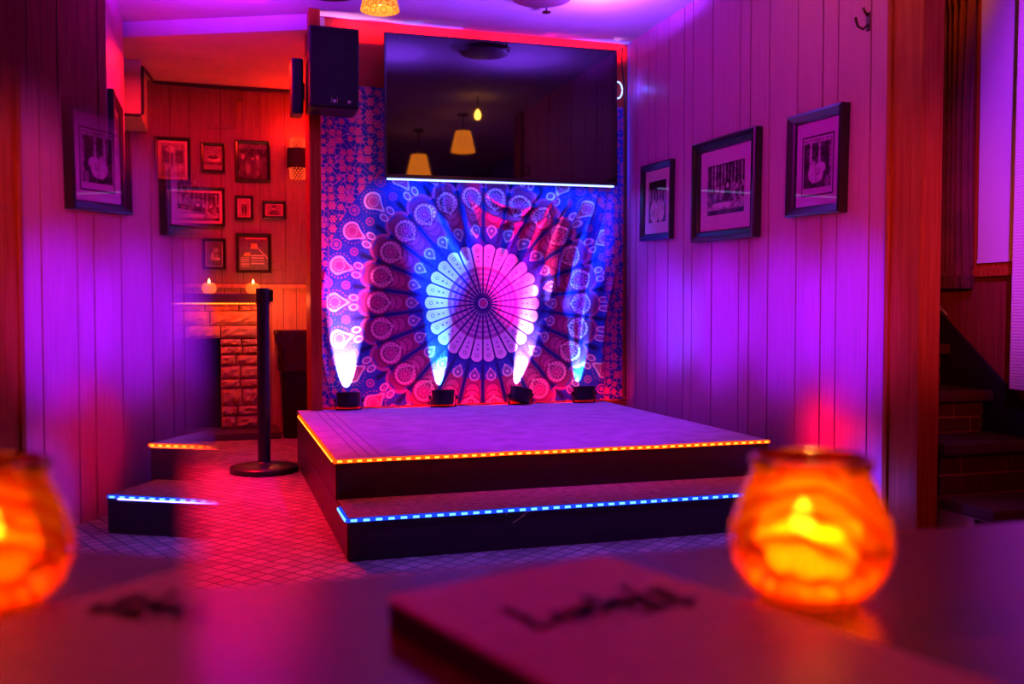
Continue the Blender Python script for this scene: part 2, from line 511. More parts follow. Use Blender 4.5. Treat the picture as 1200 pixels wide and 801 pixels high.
    for ox in (-1, 0, 1):
        for oz in (-1, 0, 1):
            ci = np.floor(X / cs).astype(int) + ox
            cj = np.floor(Z / cs).astype(int) + oz
            J = jit[ci % 64, cj % 64]
            px = (ci + 0.25 + 0.5 * J[..., 0]) * cs
            pz = (cj + 0.25 + 0.5 * J[..., 1]) * cs
            rr = np.hypot(X - px, Z - pz); an = np.arctan2(Z - pz, X - px)
            R = 0.015 + 0.012 * J[..., 2]
            d = rr - R * (1 + 0.16 * np.cos(6 * an))
            put(fill(d - 0.004) * bm_, G * 0.6); put(fill(d) * bm_, PINK); put(line(rr - R * 0.5, 0.0035) * bm_, DEEP, 0.7)
    put(line(X - 0.668, 0.005) + line(X - 2.535, 0.005) + line(X - 2.60, 0.004), DEEP, 0.7)
    return np.clip(col, 0, 1)

def fold_depth(X, Z):
    """how far the cloth stands off the wall: hanging pleats and slack swags, metres"""
    y = 0.006 * np.sin(X * 13 + 0.6 * np.sin(Z * 3)) + 0.004 * np.sin(X * 31 + Z * 2.0)
    def ridge(x0, z0, x1, z1, amp, w_):
        dx, dz = x1 - x0, z1 - z0
        L_ = math.hypot(dx, dz)
        s = ((X - x0) * dx + (Z - z0) * dz) / L_ / L_
        d = ((X - x0) * dz - (Z - z0) * dx) / L_
        d = d + 0.06 * np.sin(np.clip(s, 0, 1) * pi)
        env = np.clip(s * 4, 0, 1) * np.clip((1 - s) * 4, 0, 1)
        return 3.0 * amp * env * np.exp(-(d / (w_ * .75)) ** 2)
    R = [(2.02, 1.05, 2.33, 1.80, .022, .035), (2.12, 1.0, 2.42, 1.80, .020, .03), (1.90, 1.15, 2.24, 1.80, .022, .035), (2.22, .9, 2.50, 1.8, .020, .035),
         (1.80, 1.25, 2.12, 1.80, .016, .03), (1.42, 1.5, 1.36, 1.82, .02, .025), (1.56, 1.25, 1.40, 1.82, .018, .03), (1.70, 1.35, 1.52, 1.8, .014, .03), (2.33, .5, 2.56, 1.8, .018, .03),
         (2.50, .35, 2.62, 1.3, .02, .025), (0.70, .36, .64, 1.2, .012, .02), (2.05, .45, 2.2, 1.1, .014, .03)]
    for q in R:
        y = y + ridge(*q)
    sw = np.hypot((X - 1.93) / 1.25, (Z - 1.86))
    for rr in (0.16, 0.24, 0.33):
        y = y + 0.030 * np.exp(-((sw - rr) / 0.022) ** 2) * np.clip((1.8 - Z) * 6, 0, 1) * np.exp(-((X - 1.9) / 0.28) ** 2)
    return y

xs = np.linspace(0.622, 2.665, 620)
zs = np.linspace(2.345, 0.340, 600)
XX, ZZ = np.meshgrid(xs, zs)
ZZ2 = ZZ + (0.012 * np.sin(XX * 9) - 0.03 * np.clip((0.95 - XX), 0, 1)) * (ZZ > 2.0) * (ZZ - 2.0) / 0.345
dep = fold_depth(XX, ZZ)
co = np.stack([XX, YW - 0.028 - dep * np.clip((ZZ - .40) * 4, .25, 1), ZZ2], -1)
m_cloth = print_mat('tapestry_cloth', 0.9)
tap = colour_grid('tapestry', co, tapestry_print(XX, ZZ), m_cloth, None, smooth=True)
tag(tap, 'large blue and pink mandala tapestry hanging behind the stage', 'tapestry')

# ------------------------------------------------------------------ stage
SX0, SX1, SYF, SYT, SYB, SH = 0.464, 2.50, 3.592, 3.955, 5.96, 0.168
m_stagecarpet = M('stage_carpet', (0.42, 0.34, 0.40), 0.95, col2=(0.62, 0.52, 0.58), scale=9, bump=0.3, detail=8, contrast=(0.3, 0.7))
m_riser = M('riser_black', (0.014, 0.010, 0.016), 0.42, col2=(0.022, 0.015, 0.022), scale=14, stretch=(1, 1, 2), bump=0.04)
m_sidepanel = M('side_panel_dark', (0.05, 0.018, 0.03), 0.4, col2=(0.07, 0.025, 0.04), scale=8, bump=0.03)
st = thing('stage_platform', 'low two-step stage with purple-lit carpet top and black risers', 'stage', (SX0, SYF, 0))
def rel(x0, x1, y0, y1, z0, z1):
    return MB().box(x0 - SX0, x1 - SX0, y0 - SYF, y1 - SYF, z0, z1)
obj('step_riser', rel(SX0 + .006, SX1 - .03, SYF, SYF + .02, 0, SH - .006), m_riser, st)
m_stepcarpet = M('step_carpet_shaded', (0.13, 0.09, 0.11), 0.95, col2=(0.24, 0.18, 0.20), scale=30, bump=0.4, detail=8)  # darker copy of the stage carpet, weaker light put into its colour
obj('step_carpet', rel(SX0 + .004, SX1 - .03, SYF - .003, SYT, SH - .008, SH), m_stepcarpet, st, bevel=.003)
obj('stage_riser', rel(SX0 + .006, SX1, SYT, SYT + .02, SH, 2 * SH - .008), m_riser, st)
top = obj('carpet_top', rel(SX0, SX1, SYT - .003, SYB, 2 * SH - .010, 2 * SH), m_stagecarpet, st, bevel=.003)
m_stripe = M('carpet_stripe', (0.36, 0.28, 0.36), 0.95)
for k in range(3):
    obj('border_stripe', rel(SX0 + .10 + .045 * k, SX0 + .108 + .045 * k, SYT + .05, SYB - .05, 2 * SH, 2 * SH + .0012), m_stripe, top)
obj('side_panel', rel(SX0, SX0 + .02, SYF + .02, SYB, 0, SH - .010), m_sidepanel, st, label='lower black side panel')
obj('side_panel', rel(SX0, SX0 + .02, SYT + .02, SYB, SH - .004, 2 * SH - .012), m_sidepanel, st, label='upper black side panel')
obj('side_panel', rel(SX1 - .02, SX1, SYT + .02, SYB, 0, 2 * SH - .012), m_sidepanel, st, label='right black side panel')
obj('side_panel', rel(SX1 - .05, SX1 - .03, SYF + .02, SYT, 0, SH - .010), m_sidepanel, st, label='right side of the step')
m_scuff = M('bare_wood_scuff', (0.45, 0.22, 0.15), 0.7)
for (x, z, a, l_) in ((1.14, .120, .5, .028), (1.10, .152, .1, .014), (1.09, .148, 1.2, .010), (1.165, .138, .5, .02)):
    obj('scuff', MB().box(-l_, l_, -.0006, .0006, -.0022, .0022, Matrix.Translation((x - SX0, -0.0008, z)) @ Matrix.Rotation(-a, 4, 'Y')), m_scuff, st)

# led strips
m_ledred = emis('led_red_diode', (1.0, 0.17, 0.012), 5.5)
m_tapered = emis('led_red_sleeve', (1.0, 0.05, 0.002), 2.2)
m_ledblue = emis('led_blue_diode', (0.10, 0.34, 1.0), 3.2)
m_tapeblue = emis('led_blue_sleeve', (0.01, 0.05, 1.0), 1.2)
def led_mesh(mat, l_):
    me = bpy.data.meshes.new('diode')
    mb = MB().box(-l_ / 2, l_ / 2, -.003, .003, -.0042, .0042)
    me.from_pydata(mb.v, [], mb.f)
    fix(me)
    me.materials.append(mat)
    return me
def led_strip(label, root, pts, n_per, mt, ml, size=.011, l_=.020, wob=0.0):
    P0 = Vector(root.location)
    fine = []
    for a, b_ in zip(pts[:-1], pts[1:]):
        a, b_ = Vector(a), Vector(b_)
        n = max(2, int((b_ - a).length / 0.08))
        for k in range(n):
            p = a.lerp(b_, k / n)
            p.z += RND.uniform(-wob, wob)
            fine.append(p)
    fine.append(Vector(pts[-1]))
    r = obj('light_strip', MB().tube([p - P0 for p in fine], size / 2, 6), mt, root, label=label)
    me = led_mesh(ml, l_)
    for (a, b_), n in zip(zip(pts[:-1], pts[1:]), n_per):
        a, b_ = Vector(a), Vector(b_)
        d = (b_ - a).normalized()
        side = Vector((d.y, -d.x, 0))
        for k in range(n):
            p = a.lerp(b_, (k + .5) / n)
            q = side * (size * .45)
            inst('diode', me, r, p - P0 + q, (0, 0, atan2(d.y, d.x)))
    return r
led_strip('glowing red light strip along the top edge of the stage', st, [(SX0 - .008, SYB - .25, 2 * SH - .008), (SX0 - .008, SYT - .010, 2 * SH - .008), (SX1, SYT - .012, 2 * SH - .008)], (34, 50), m_tapered, m_ledred, .018, .020, .0015)
led_strip('glowing blue light strip along the edge of the lower step', st, [(SX0 - .004, SYF + .22, SH - .008), (SX0 - .004, SYF - .010, SH - .008), (SX1 - .04, SYF - .011, SH - .008)], (10, 42), m_tapeblue, m_ledblue, .017, .024, .001)

# ------------------------------------------------------------------ stage uplights
m_lens = emis('uplight_lens', (0.8, 0.7, 1.0), 3.0)
ups = [(0.773, 'leftmost', (1.0, 0.42, 0.80), 480, 0.0, (1.0, 0.01, 0.70), 260, 46, -.06), (1.372, 'second', (0.02, 0.26, 1.0), 300, 0.0, (0.01, 0.06, 1.0), 1500, 34, .0),
       (1.888, 'third', (1.0, 0.28, 0.72), 460, 0.27, (1.0, 0.01, 0.34), 480, 44, .0), (2.334, 'rightmost', (0.02, 0.22, 1.0), 230, 0.04, (0.01, 0.06, 1.0), 1500, 32, .04)]
up_lab = ['black uplight at far left casting the white and pink beam', 'black uplight second from left casting a pale blue beam', 'black uplight casting the slanting pinkish white beam right of centre', 'black uplight at far right casting a blue beam beside wall']
for (x, pos, colr, pw, lean, wc, wp, cone, flean), lab in zip(ups, up_lab):
    u = thing('uplight', lab, 'stage light', (x, 5.915, 2 * SH), (0, 0, RND.uniform(-.12, .12)), 'stage uplights')
    rx = Matrix.Translation((0, 0, .058)) @ Matrix.Rotation(lean, 4, 'Y') @ Matrix.Rotation(radians(-9), 4, 'X')
    obj('housing', MB().lathe([(.045, -.045), (.066, -.040), (.070, -.02), (.072, .034), (.076, .036), (.076, .046), (.064, .046), (.062, .036)], 28, m=rx), m_blackplastic, u, smooth=0.7)
    obj('lens', MB().lathe([(.061, .030), (.061, .037)], 24, m=rx), m_lens, u)
    b_ = MB()
    for s in (-1, 1):
        b_.box(s * .077, s * .081, -.014, .014, .006, .075)
    b_.box(-.081, .081, -.014, .014, 0.0, .006)
    obj('bracket', b_, m_blackmetal, u)
    for s in (-1, 1):
        obj('knob', MB().lathe([(.012, 0), (.012, .012)], 10, m=Matrix.Translation((s * .081, 0, .060)) @ Matrix.Rotation(s * pi / 2, 4, 'Y')), m_blackplastic, u)
    bo = light('SPOT', 'uplight_beam', (x, 5.998, 0.447), colr, pw, None, spot_size=radians(60), spot_blend=0.3, shadow_soft_size=0.008)
    Lv, Yv, T = Vector((sin(lean), 0, cos(lean))), Vector((0, 1, 0)), radians(27)
    zl = -(Lv * cos(T) + Yv * sin(T)); yl = (Lv * sin(T) - Yv * cos(T)); xl = yl.cross(zl)
    bo.rotation_euler = Matrix((xl, yl, zl)).transposed().to_euler()
    bo.scale = (0.80 if x < 1 else 0.62, 1, 1)                    # slot-shaped beam
    fl = light('SPOT', 'uplight_flood', (x, 5.90, 0.480), wc, wp, (x + flean * .9, 6.03, 1.30), spot_size=radians(cone), spot_blend=0.8, shadow_soft_size=0.03)
    fl.scale = (1, 0.4, 1)
    pts = [(x + .07, 5.90, .345), (x + .12, 5.93, .341), (x + .25, 5.945, .341), (x + .33, 5.95, .341)]
    tag(obj('power_cable', MB().tube(pts, .004, 6), m_wiring), 'thin black cable on the stage behind the %s uplight' % pos, 'cable', 'uplight cables')

# ------------------------------------------------------------------ television
def screen_mat():
    m, N, L, b = new_mat('dark_screen')
    b.inputs['Base Color'].default_value = (0.004, 0.003, 0.006, 1)
    b.inputs['Roughness'].default_value = 0.03
    b.inputs['Specular IOR Level'].default_value = 0.9
    return m
tv = thing('television', 'large black flat television, switched off, hung above the tapestry', 'television', (1.77, 5.85, 1.772), (0, radians(-.4), 0))
W2, HT = .772, .885
obj('body', MB().box(-W2 + .02, W2 - .02, .012, .06, .02, HT - .02), m_blackplastic, tv, bevel=.01)
obj('screen', MB().box(-W2 + .012, W2 - .012, .002, .014, .022, HT - .012), screen_mat(), tv)
bz = MB().box(-W2, W2, 0, .03, 0, .022).box(-W2, W2, 0, .03, HT - .012, HT).box(-W2, -W2 + .012, 0, .03, .022, HT - .012).box(W2 - .012, W2, 0, .03, .022, HT - .012)
obj('bezel', bz, M('bezel_gloss', (0.015, 0.012, 0.02), 0.25), tv)
obj('wall_bracket', MB().box(-.25, .25, .06, .17, .2, .7), m_blackmetal, tv)
obj('light_strip', MB().box(-W2 + .01, W2 - .02, .010, .022, -.012, -.002), emis('television_strip', (0.30, 0.42, 1.0), 3.2), tv, label='glowing blue-white strip under the screen')
tag(obj('television_cable', MB().tube([(2.635, 5.99, 2.72), (2.622, 5.97, 2.60), (2.65, 5.98, 2.45), (2.655, 5.98, 2.2), (2.66, 5.985, 1.6), (2.668, 5.985, .9), (2.665, 5.985, .36)], .006, 6), m_wiring), 'black cable drooping down the corner right of the television', 'cable')
light('POINT', 'loop_light', (2.635, 5.88, 2.43), (0.08, 0.10, 1.0), 0.6, shadow_soft_size=.01)
lp = [(2.59 + .032 * cos(t), 5.96, 2.43 + .055 * sin(t)) for t in np.linspace(-1.9, 1.9, 14)]
tag(obj('light_loop', MB().tube(lp, .006, 6), emis('loop_glow', (0.35, 0.45, 1.0), 2.2)), 'small glowing blue loop of strip at the right edge of television', 'light strip')

# ------------------------------------------------------------------ loudspeaker
sp = thing('loudspeaker', 'black box loudspeaker hung on wall left of the television', 'loudspeaker', (0.667, 5.66, 2.13), (0, radians(0.5), 0))
obj('cabinet', MB().box(-.145, .145, .012, .26, 0, .475), m_blackplastic, sp, bevel=.012)
obj('grille', MB().box(-.137, .137, 0, .014, .012, .463), M('grille_mesh', (0.005, 0.004, 0.006), 0.7, spec=.2, col2=(0.011, 0.008, 0.011), scale=160, bump=0.4), sp, bevel=.006)
obj('bracket', MB().box(-.04, .04, .258, .275, .15, .32), m_blackmetal, sp)
m_badge = M('badge_silver', (0.7, 0.6, 0.7), 0.3, metal=0.6)
for dx in (.0, .085):
    obj('badge', MB().lathe([(.010, 0), (.010, .004), (.006, .006)], 14, m=Matrix.Translation((dx, -.001, .04)) @ Matrix.Rotation(pi / 2, 4, 'X')), m_badge, sp)
ears = MB()
for dx, z0 in ((-.018, .030), (.014, .030)):
    ears.box(dx, dx + .004, -.002, .001, z0, z0 + .034)
obj('emblem', ears, M('emblem_copper', (0.35, 0.2, 0.15), 0.4, metal=0.5), sp)
sb = thing('side_speaker', 'slim dark speaker behind the left edge of the box loudspeaker', 'loudspeaker', (0.470, 5.83, 2.12))
obj('cabinet', MB().box(-.035, .035, 0, .16, 0, .33), m_blackplastic, sb, bevel=.015)
obj('bracket', MB().box(.033, .050, .08, .12, .10, .20), m_blackmetal, sb)

# ------------------------------------------------------------------ photographs in frames
def sm_noise(h, w_, n, seed):
    rs = np.random.RandomState(seed)
    g = rs.rand(n + 2, n + 2)
    y = np.linspace(0, n, h); x = np.linspace(0, n, w_)
    yi = y.astype(int); xi = x.astype(int); fy = (y - yi)[:, None]; fx = (x - xi)[None]
    return (g[yi][:, xi] * (1 - fy) * (1 - fx) + g[yi + 1][:, xi] * fy * (1 - fx) + g[yi][:, xi + 1] * (1 - fy) * fx + g[yi + 1][:, xi + 1] * fy * fx)
def photo(kind, h=56, w_=46, seed=1):
    y, x = np.mgrid[0:h, 0:w_]
    y = y / (h - 1); x = x / (w_ - 1)
    n = sm_noise(h, w_, 9, seed) * .35 + sm_noise(h, w_, 22, seed + 5) * .35 + sm_noise(h, w_, 38, seed + 9) * .3
    n = np.clip((n - .5) * 2.2 + .5, 0, 1)
    g = 0.02 + 0.16 * n ** 2
    def el(cx, cy, rx, ry, v, s=.25):
        d = ((x - cx) / rx) ** 2 + ((y - cy) / ry) ** 2
        k = np.clip((1 - d) / s, 0, 1)
        g[:] = g * (1 - k) + (v * (.5 + .9 * n)) * k
    def rc(x0, x1, y0, y1, v):
        k = (x > x0) & (x < x1) & (y > y0) & (y < y1)
        g[k] = (v * (.4 + 1.1 * n))[k]
    if kind == 'white_dresses':
        rc(0, 1, 0, .2, .015)
        for i in range(6): el(.08 + .17 * i, .35 + .03 * (i % 3), .06, .18, .30 + .1 * (i % 2))
        el(.35, .75, .28, .28, .62); el(.72, .72, .2, .30, .55); el(.6, .52, .09, .08, .6); el(.35, .5, .07, .06, .5)
    elif kind == 'hall_crowd':
        for i in range(11): rc(.02 + .09 * i, .05 + .09 * i, .02, .5, .25 + .15 * (i % 3))
        for i in range(26): el((.37 * i) % 1, .42 + .40 * ((.61 * i) % 1), .025 + .02 * ((.7 * i) % 1), .06, .08 + .6 * ((.47 * i) % 1))
        for i in range(12): el(.05 + .085 * i, .5 + .05 * sin(i * 2.1), .035, .06, .35 + .2 * (i % 2)); el(.05 + .085 * i, .64, .04, .1, .12 + .2 * ((i + 1) % 2))
        el(.56, .46, .10, .14, .02); el(.56, .45, .045, .07, .55); el(.56, .62, .09, .14, .05)
        rc(0, 1, .76, .9, .42); el(.4, .82, .3, .06, .65)
    elif kind == 'window_seat':
        rc(0, 1, 0, .08, .55); rc(.22, .30, .08, .6, .6); rc(.55, .62, .08, .6, .6); rc(.94, 1, 0, .8, .5)
        el(.45, .72, .3, .2, .7); el(.62, .6, .2, .12, .65); el(.35, .52, .10, .08, .4); el(.36, .55, .05, .05, .7); el(.88, .9, .12, .12, .3); rc(0, .08, .1, .95, .04)
    elif kind == 'group':
        for i in range(5): el(.16 + .17 * i, .38 + .08 * ((i * 2) % 3), .07, .08, .5); el(.16 + .17 * i, .68, .1, .25, .10 + .12 * (i % 2))
        rc(0, 1, 0, .14, .22)
    elif kind == 'portrait':
        g[:] = .22 + .15 * n; el(.5, .34, .16, .2, .55); el(.5, .85, .36, .36, .12); el(.5, .2, .18, .12, .05)
    elif kind == 'couple':
        g[:] = .30 + .12 * n; el(.38, .55, .10, .4, .05); el(.62, .58, .12, .4, .06); el(.38, .2, .06, .07, .5); el(.62, .24, .06, .07, .5)
    elif kind == 'boat':
        g[:] = .20 + .15 * n; el(.55, .55, .38, .12, .55); el(.5, .48, .3, .08, .05); rc(.5, .53, .15, .5, .5); rc(0, 1, .7, .8, .1)
    elif kind == 'street':
        g[:] = .25 + .15 * n; rc(.05, .35, .1, .6, .12); rc(.6, .95, .2, .6, .10); el(.5, .75, .5, .12, .45); rc(.42, .5, .3, .7, .05); el(.4, .18, .2, .1, .5)
    elif kind == 'shed':
        g[:] = .08 + .05 * n; rc(.2, .8, .5, .8, .25); rc(.35, .45, .4, .7, .55); el(.6, .35, .2, .12, .3); el(.7, .7, .2, .06, .6)
    elif kind == 'lamp_reflection':
        g[:] = .10 + .06 * n
    a = np.repeat(g[..., None], 3, 2) * np.array((1.0, .93, .90))
    if kind == 'lamp_reflection':  # reflection of lamps and room in the glass, painted into the print
        a *= 1.2
        def cr(x0, x1, y0, y1, c):
            k = (x > x0) & (x < x1) & (y > y0) & (y < y1); a[k] = c
        k = (np.abs(x - .52) < .10 + .16 * (y - .22)) & (y > .20) & (y < .38); a[k] = (.95, .55, .12)
        k = (np.abs(x - .28) < .10 + .16 * (y - .5)) & (y > .48) & (y < .60); a[k] = (.9, .5, .12)
        cr(.2, .95, .04, .09, (.7, .4, .1))
        for i in range(4): cr(.4, .85, .55 + .08 * i, .585 + .08 * i, (.75, .55, .5))
        for i in range(5): cr(.05, .35, .62 + .065 * i, .645 + .065 * i, (.6, .45, .4))
        k = np.abs((y - .3) - (x - .6) * .9) < .02; a[k & (x > .6)] = (.7, .5, .45)
    return np.clip(a * 1.45, 0, .95)

def framed(name, label, cx, cy, cz, w_, h_, fw_, rotz, mount, kind, seed, roll=0.0, depth=.03, moulded=False, group=None, inner_line=False, res=(56, 46)):
    r = thing(name, label, 'picture', (cx, cy, cz), (0, radians(roll), rotz), group)
    r.rotation_mode = 'XYZ'
    # mitred frame: profile swept round the rectangle
    prof = [(0, 0), (0, -depth), (fw_ * .25, -depth - .004), (fw_ * .8, -depth * .75), (fw_, -depth * .55), (fw_, 0)] if not moulded else \
           [(0, 0), (0, -depth), (fw_ * .12, -depth - .006), (fw_ * .40, -depth - .004), (fw_ * .48, -depth * .75), (fw_ * .85, -depth * .65), (fw_ * .9, -depth * .8), (fw_, -depth * .5), (fw_, 0)]
    mb = MB()
    cor = [(-1, -1), (1, -1), (1, 1), (-1, 1)]
    npf = len(prof)
    vs = [(sx * (w_ / 2 - i), y, sz * (h_ / 2 - i)) for sx, sz in cor for i, y in prof]
    fs = []
    for c_ in range(4):
        c2 = (c_ + 1) % 4
        for k in range(npf):
            k2 = (k + 1) % npf
            fs.append((c_ * npf + k, c2 * npf + k, c2 * npf + k2, c_ * npf + k2))
    mb.add(vs, fs)
    obj('frame', mb, m_frame, r)
    iw, ih = w_ - 2 * fw_, h_ - 2 * fw_
    obj('mount', MB().box(-iw / 2 - .004, iw / 2 + .004, -depth * .30, -.002, -ih / 2 - .004, ih / 2 + .004), m_matboard, r)
    mx, mz = mount[0], mount[1]
    pw, ph = iw - 2 * mx, ih - 2 * mz
    if inner_line:
        e = .014
        k_ = MB()
        for a_ in (-1, 1):
            k_.box(a_ * (pw / 2 + e) - .003, a_ * (pw / 2 + e) + .003, -depth * .33, -depth * .29, -ph / 2 - e - .02, ph / 2 + e)
        k_.box(-pw / 2 - e, pw / 2 + e, -depth * .33, -depth * .29, ph / 2 + e - .003, ph / 2 + e + .003).box(-pw / 2 - e, pw / 2 + e, -depth * .33, -depth * .29, -ph / 2 - e - .023, -ph / 2 - e - .017)
        obj('mount_line', k_, m_frame, r)
    raster_obj('photograph', photo(kind, *res, seed=seed), pw, ph, m_photo, r, -depth * .36)
    obj('glass', MB().add([(-iw / 2, -depth * .52, -ih / 2), (iw / 2, -depth * .52, -ih / 2), (iw / 2, -depth * .52, ih / 2), (-iw / 2, -depth * .52, ih / 2)], [(0, 1, 2, 3)]), m_pane, r, normals=False)
    return r
RW = -pi / 2
g_r = None
framed('picture_frame', 'small black framed photo of white dresses, nearest the tapestry', XW - .002, 5.55, 1.643, .44, .487, .042, RW, (.055, .07), 'white_dresses', 3, 1.6, group='photographs on the right wall')
framed('picture_frame', 'large moulded black frame with a crowd photo, middle of right wall', XW - .002, 4.69, 1.622, .685, .568, .060, RW, (.085, .085), 'hall_crowd', 11, 1.2, .042, True, 'photographs on the right wall', res=(70, 80))
framed('picture_frame', 'black framed photo of a seated figure by windows, beneath the coat hook', XW - .002, 3.848, 1.637, .425, .485, .045, RW, (.062, .085), 'window_seat', 21, 1.6, .045, False, 'photographs on the right wall', True, res=(60, 46))
framed('picture_frame', 'black frame on side of the left wall end, seen almost edge-on', -.546, 5.78, 1.93, .52, .40, .04, pi / 2, (.05, .05), 'group', 5, 0)
FY = 7.698
far = [('fA', -.438, -.179, 1.916, 2.258, 'street', 'upright black framed picture at upper left of back room wall', .024, (.02, .02)),
       ('fB', -.108, .071, 2.005, 2.230, 'boat', 'small black frame with a boat photo, top middle of back wall', .022, (.0, .0)),
       ('fC', .143, .409, 1.946, 2.263, 'group', 'larger black frame with a dim group photo, left of the sconce', .026, (.0, .0)),
       ('fD', -.376, .067, 1.592, 1.889, 'hall_crowd', 'wide black framed photo in the middle row beside the mirror edge', .022, (.02, .02)),
       ('fE', .139, .277, 1.650, 1.837, 'couple', 'tiny upright black frame with a couple, centre of back wall', .020, (.008, .008)),
       ('fF', .343, .524, 1.664, 1.804, 'portrait', 'tiny wide black frame below the wall sconce', .022, (.012, .008)),
       ('fG', -.103, .070, 1.263, 1.503, 'shed', 'small dark black frame above the left mantel candle', .024, (.006, .006)),
       ('fH', .143, .409, 1.241, 1.548, 'lamp_reflection', 'black frame with painted reflection of warm lamps, above the right mantel candle', .024, (.0, .0))]
for i, (_, x0, x1, z0, z1, kind, lab, fw_, mt) in enumerate(far):
    framed('picture_frame', lab, (x0 + x1) / 2, FY, (z0 + z1) / 2, x1 - x0, z1 - z0, fw_, 0, mt, kind, 40 + i, RND.uniform(-.6, .6), .028, group='photographs on the back room wall')

# coat hook
hk = thing('coat_hook', 'dark double coat hook high on right wall by the door casing', 'hook', (XW, 3.514, 2.19), (0, 0, RW))
obj('plate', MB().box(-.012, .012, -.006, 0, -.035, .045), m_brass, hk, bevel=.003)
obj('prong', MB().tube([(0, -.004, -.01), (0, -.03, -.03), (0, -.055, -.02), (0, -.066, .008), (0, -.066, .016)], [.005, .005, .005, .006, .007], 8), m_brass, hk, smooth=True)
obj('prong', MB().tube([(0, -.004, .03), (0, -.02, .045), (0, -.03, .062)], [.005, .005, .007], 8), m_brass, hk, smooth=True)

# ------------------------------------------------------------------ fireplace
m_stone = M('rough_stone', (0.36, 0.20, 0.14), 0.85, col2=(0.52, 0.34, 0.26), scale=18, bump=0.6)
m_mortar = M('mortar_dark', (0.10, 0.06, 0.05), 0.95)
m_mantel = M('mantel_wood', (0.05, 0.025, 0.025), 0.45, col2=(0.07, 0.035, 0.03), scale=6, stretch=(1, 10, 10))
fp = thing('fireplace', 'rough stone fireplace with dark mantel shelf in the back room', 'fireplace', (-.30, 7.52, 0))
FX0, FX1, OX0, OX1, OZ = -.60, .60, -.32, .32, .735
cb = MB().box(FX0 + .01, OX0 - .012, .015, .175, .05, 1.0).box(OX1 + .012, FX1 - .01, .015, .175, .05, 1.0).box(OX0 - .012, OX1 + .012, .015, .175, OZ + .01, 1.0).box(OX0 - .012, OX1 + .012, .165, .175, .05, OZ + .01)
obj('chimney_breast', cb, m_mortar, fp)
obj('firebox', MB().box(OX0, OX1, .150, .163, .05, OZ), m_groove, fp)
def stone(x0, x1, z0, z1, parent):
    nx, nz = 8, 5
    P = []
    for i in range(nx):
        row = []
        for j in range(nz):
            edge = i in (0, nx - 1) or j in (0, nz - 1)
            y = 0.004 if edge else -RND.uniform(.004, .019)
            row.append((x0 + (x1 - x0) * i / (nx - 1) + (0 if i in (0, nx - 1) else RND.uniform(-.006, .006)), y, z0 + (z1 - z0) * j / (nz - 1) + (RND.uniform(-.003, .003))))
        P.append(row)
    mb = MB().grid(P)
    n = len(mb.v)
    mb.add([(x0, .06, z0), (x1, .06, z0), (x1, .06, z1), (x0, .06, z1)], [])
    def id_(i, j): return i * nz + j
    mb.f += [(id_(0, 0), n, n + 3, id_(0, nz - 1)) , (id_(nx - 1, 0), id_(nx - 1, nz - 1), n + 2, n + 1)]
    mb.f += [tuple([id_(i, nz - 1) for i in range(nx)] + [n + 2, n + 3]), tuple([id_(i, 0) for i in range(nx)][::-1] + [n, n + 1])]
    obj('stone', mb, m_stone, parent)
zc = [.05, .15, .225, .36, .43, .53, .615, .68, .735, .835, .945, .995]
for ci, (z0, z1) in enumerate(zip(zc[:-1], zc[1:])):
    spans = [(FX0, FX1)] if z0 >= .73 else [(FX0, OX0), (OX1, FX1)]
    for s0, s1 in spans:
        x = s0
        while x < s1 - .01:
            ln = RND.uniform(.10, .20) if z0 < .73 else RND.uniform(.18, .36)
            e = min(x + ln, s1)
            if s1 - e < .07: e = s1
            stone(x + .004, e - .004, z0 + .004, z1 - .004, fp)
            x = e
obj('mantel_shelf', MB().box(-.64, .605, -.16, .18, 1.0, 1.075), m_mantel, fp, bevel=.006)
obj('hearth', MB().box(-.66, .75, -.30, .18, 0, .05), m_mantel, fp, bevel=.008)
led_strip('glowing red light strip under the front edge of the mantel', fp, [(-.93, 7.352, 1.0), (.295, 7.352, 1.0)], (62,), m_tapered, m_ledred, .014, .011)
light('AREA', 'mantel_glow', (-.33, 7.40, .985), (1.0, 0.05, 0.01), 3.2, (-.33, 7.55, .70), size=1.2, size_y=.015, shape='RECTANGLE')
m_votive = M('votive_glass', (0.8, 0.15, 0.03), 0.2, emit=(1.0, 0.16, 0.02), estr=0.9)
m_flame = emis('candle_flame', (1.0, 0.55, 0.14), 9)
for x, lab, hh in ((-.055, 'glowing orange votive candle at the left on the mantel', .034), (.262, 'glowing orange votive candle at the right on the mantel', .034)):
    v = thing('votive_candle', lab, 'candle', (x, 7.46, 1.075), group='votive candles on the mantel')
    obj('globe', MB().lathe([(.03, 0), (.046, .012), (.055, .035), (.050, .060), (.036, .078), (.034, .078), (.046, .058), (.05, .035), (.042, .014), (.0, .012)], 20, caps=False), m_votive, v, smooth=True)
    obj('flame', MB().lathe([(.002, .066), (.009, .078), (.008, .092), (.001, .112)], 10), m_flame, v, smooth=True)
    light('POINT', 'votive_light', (x, 7.40, 1.19), (1.0, 0.12, 0.012), 0.8, shadow_soft_size=.02)

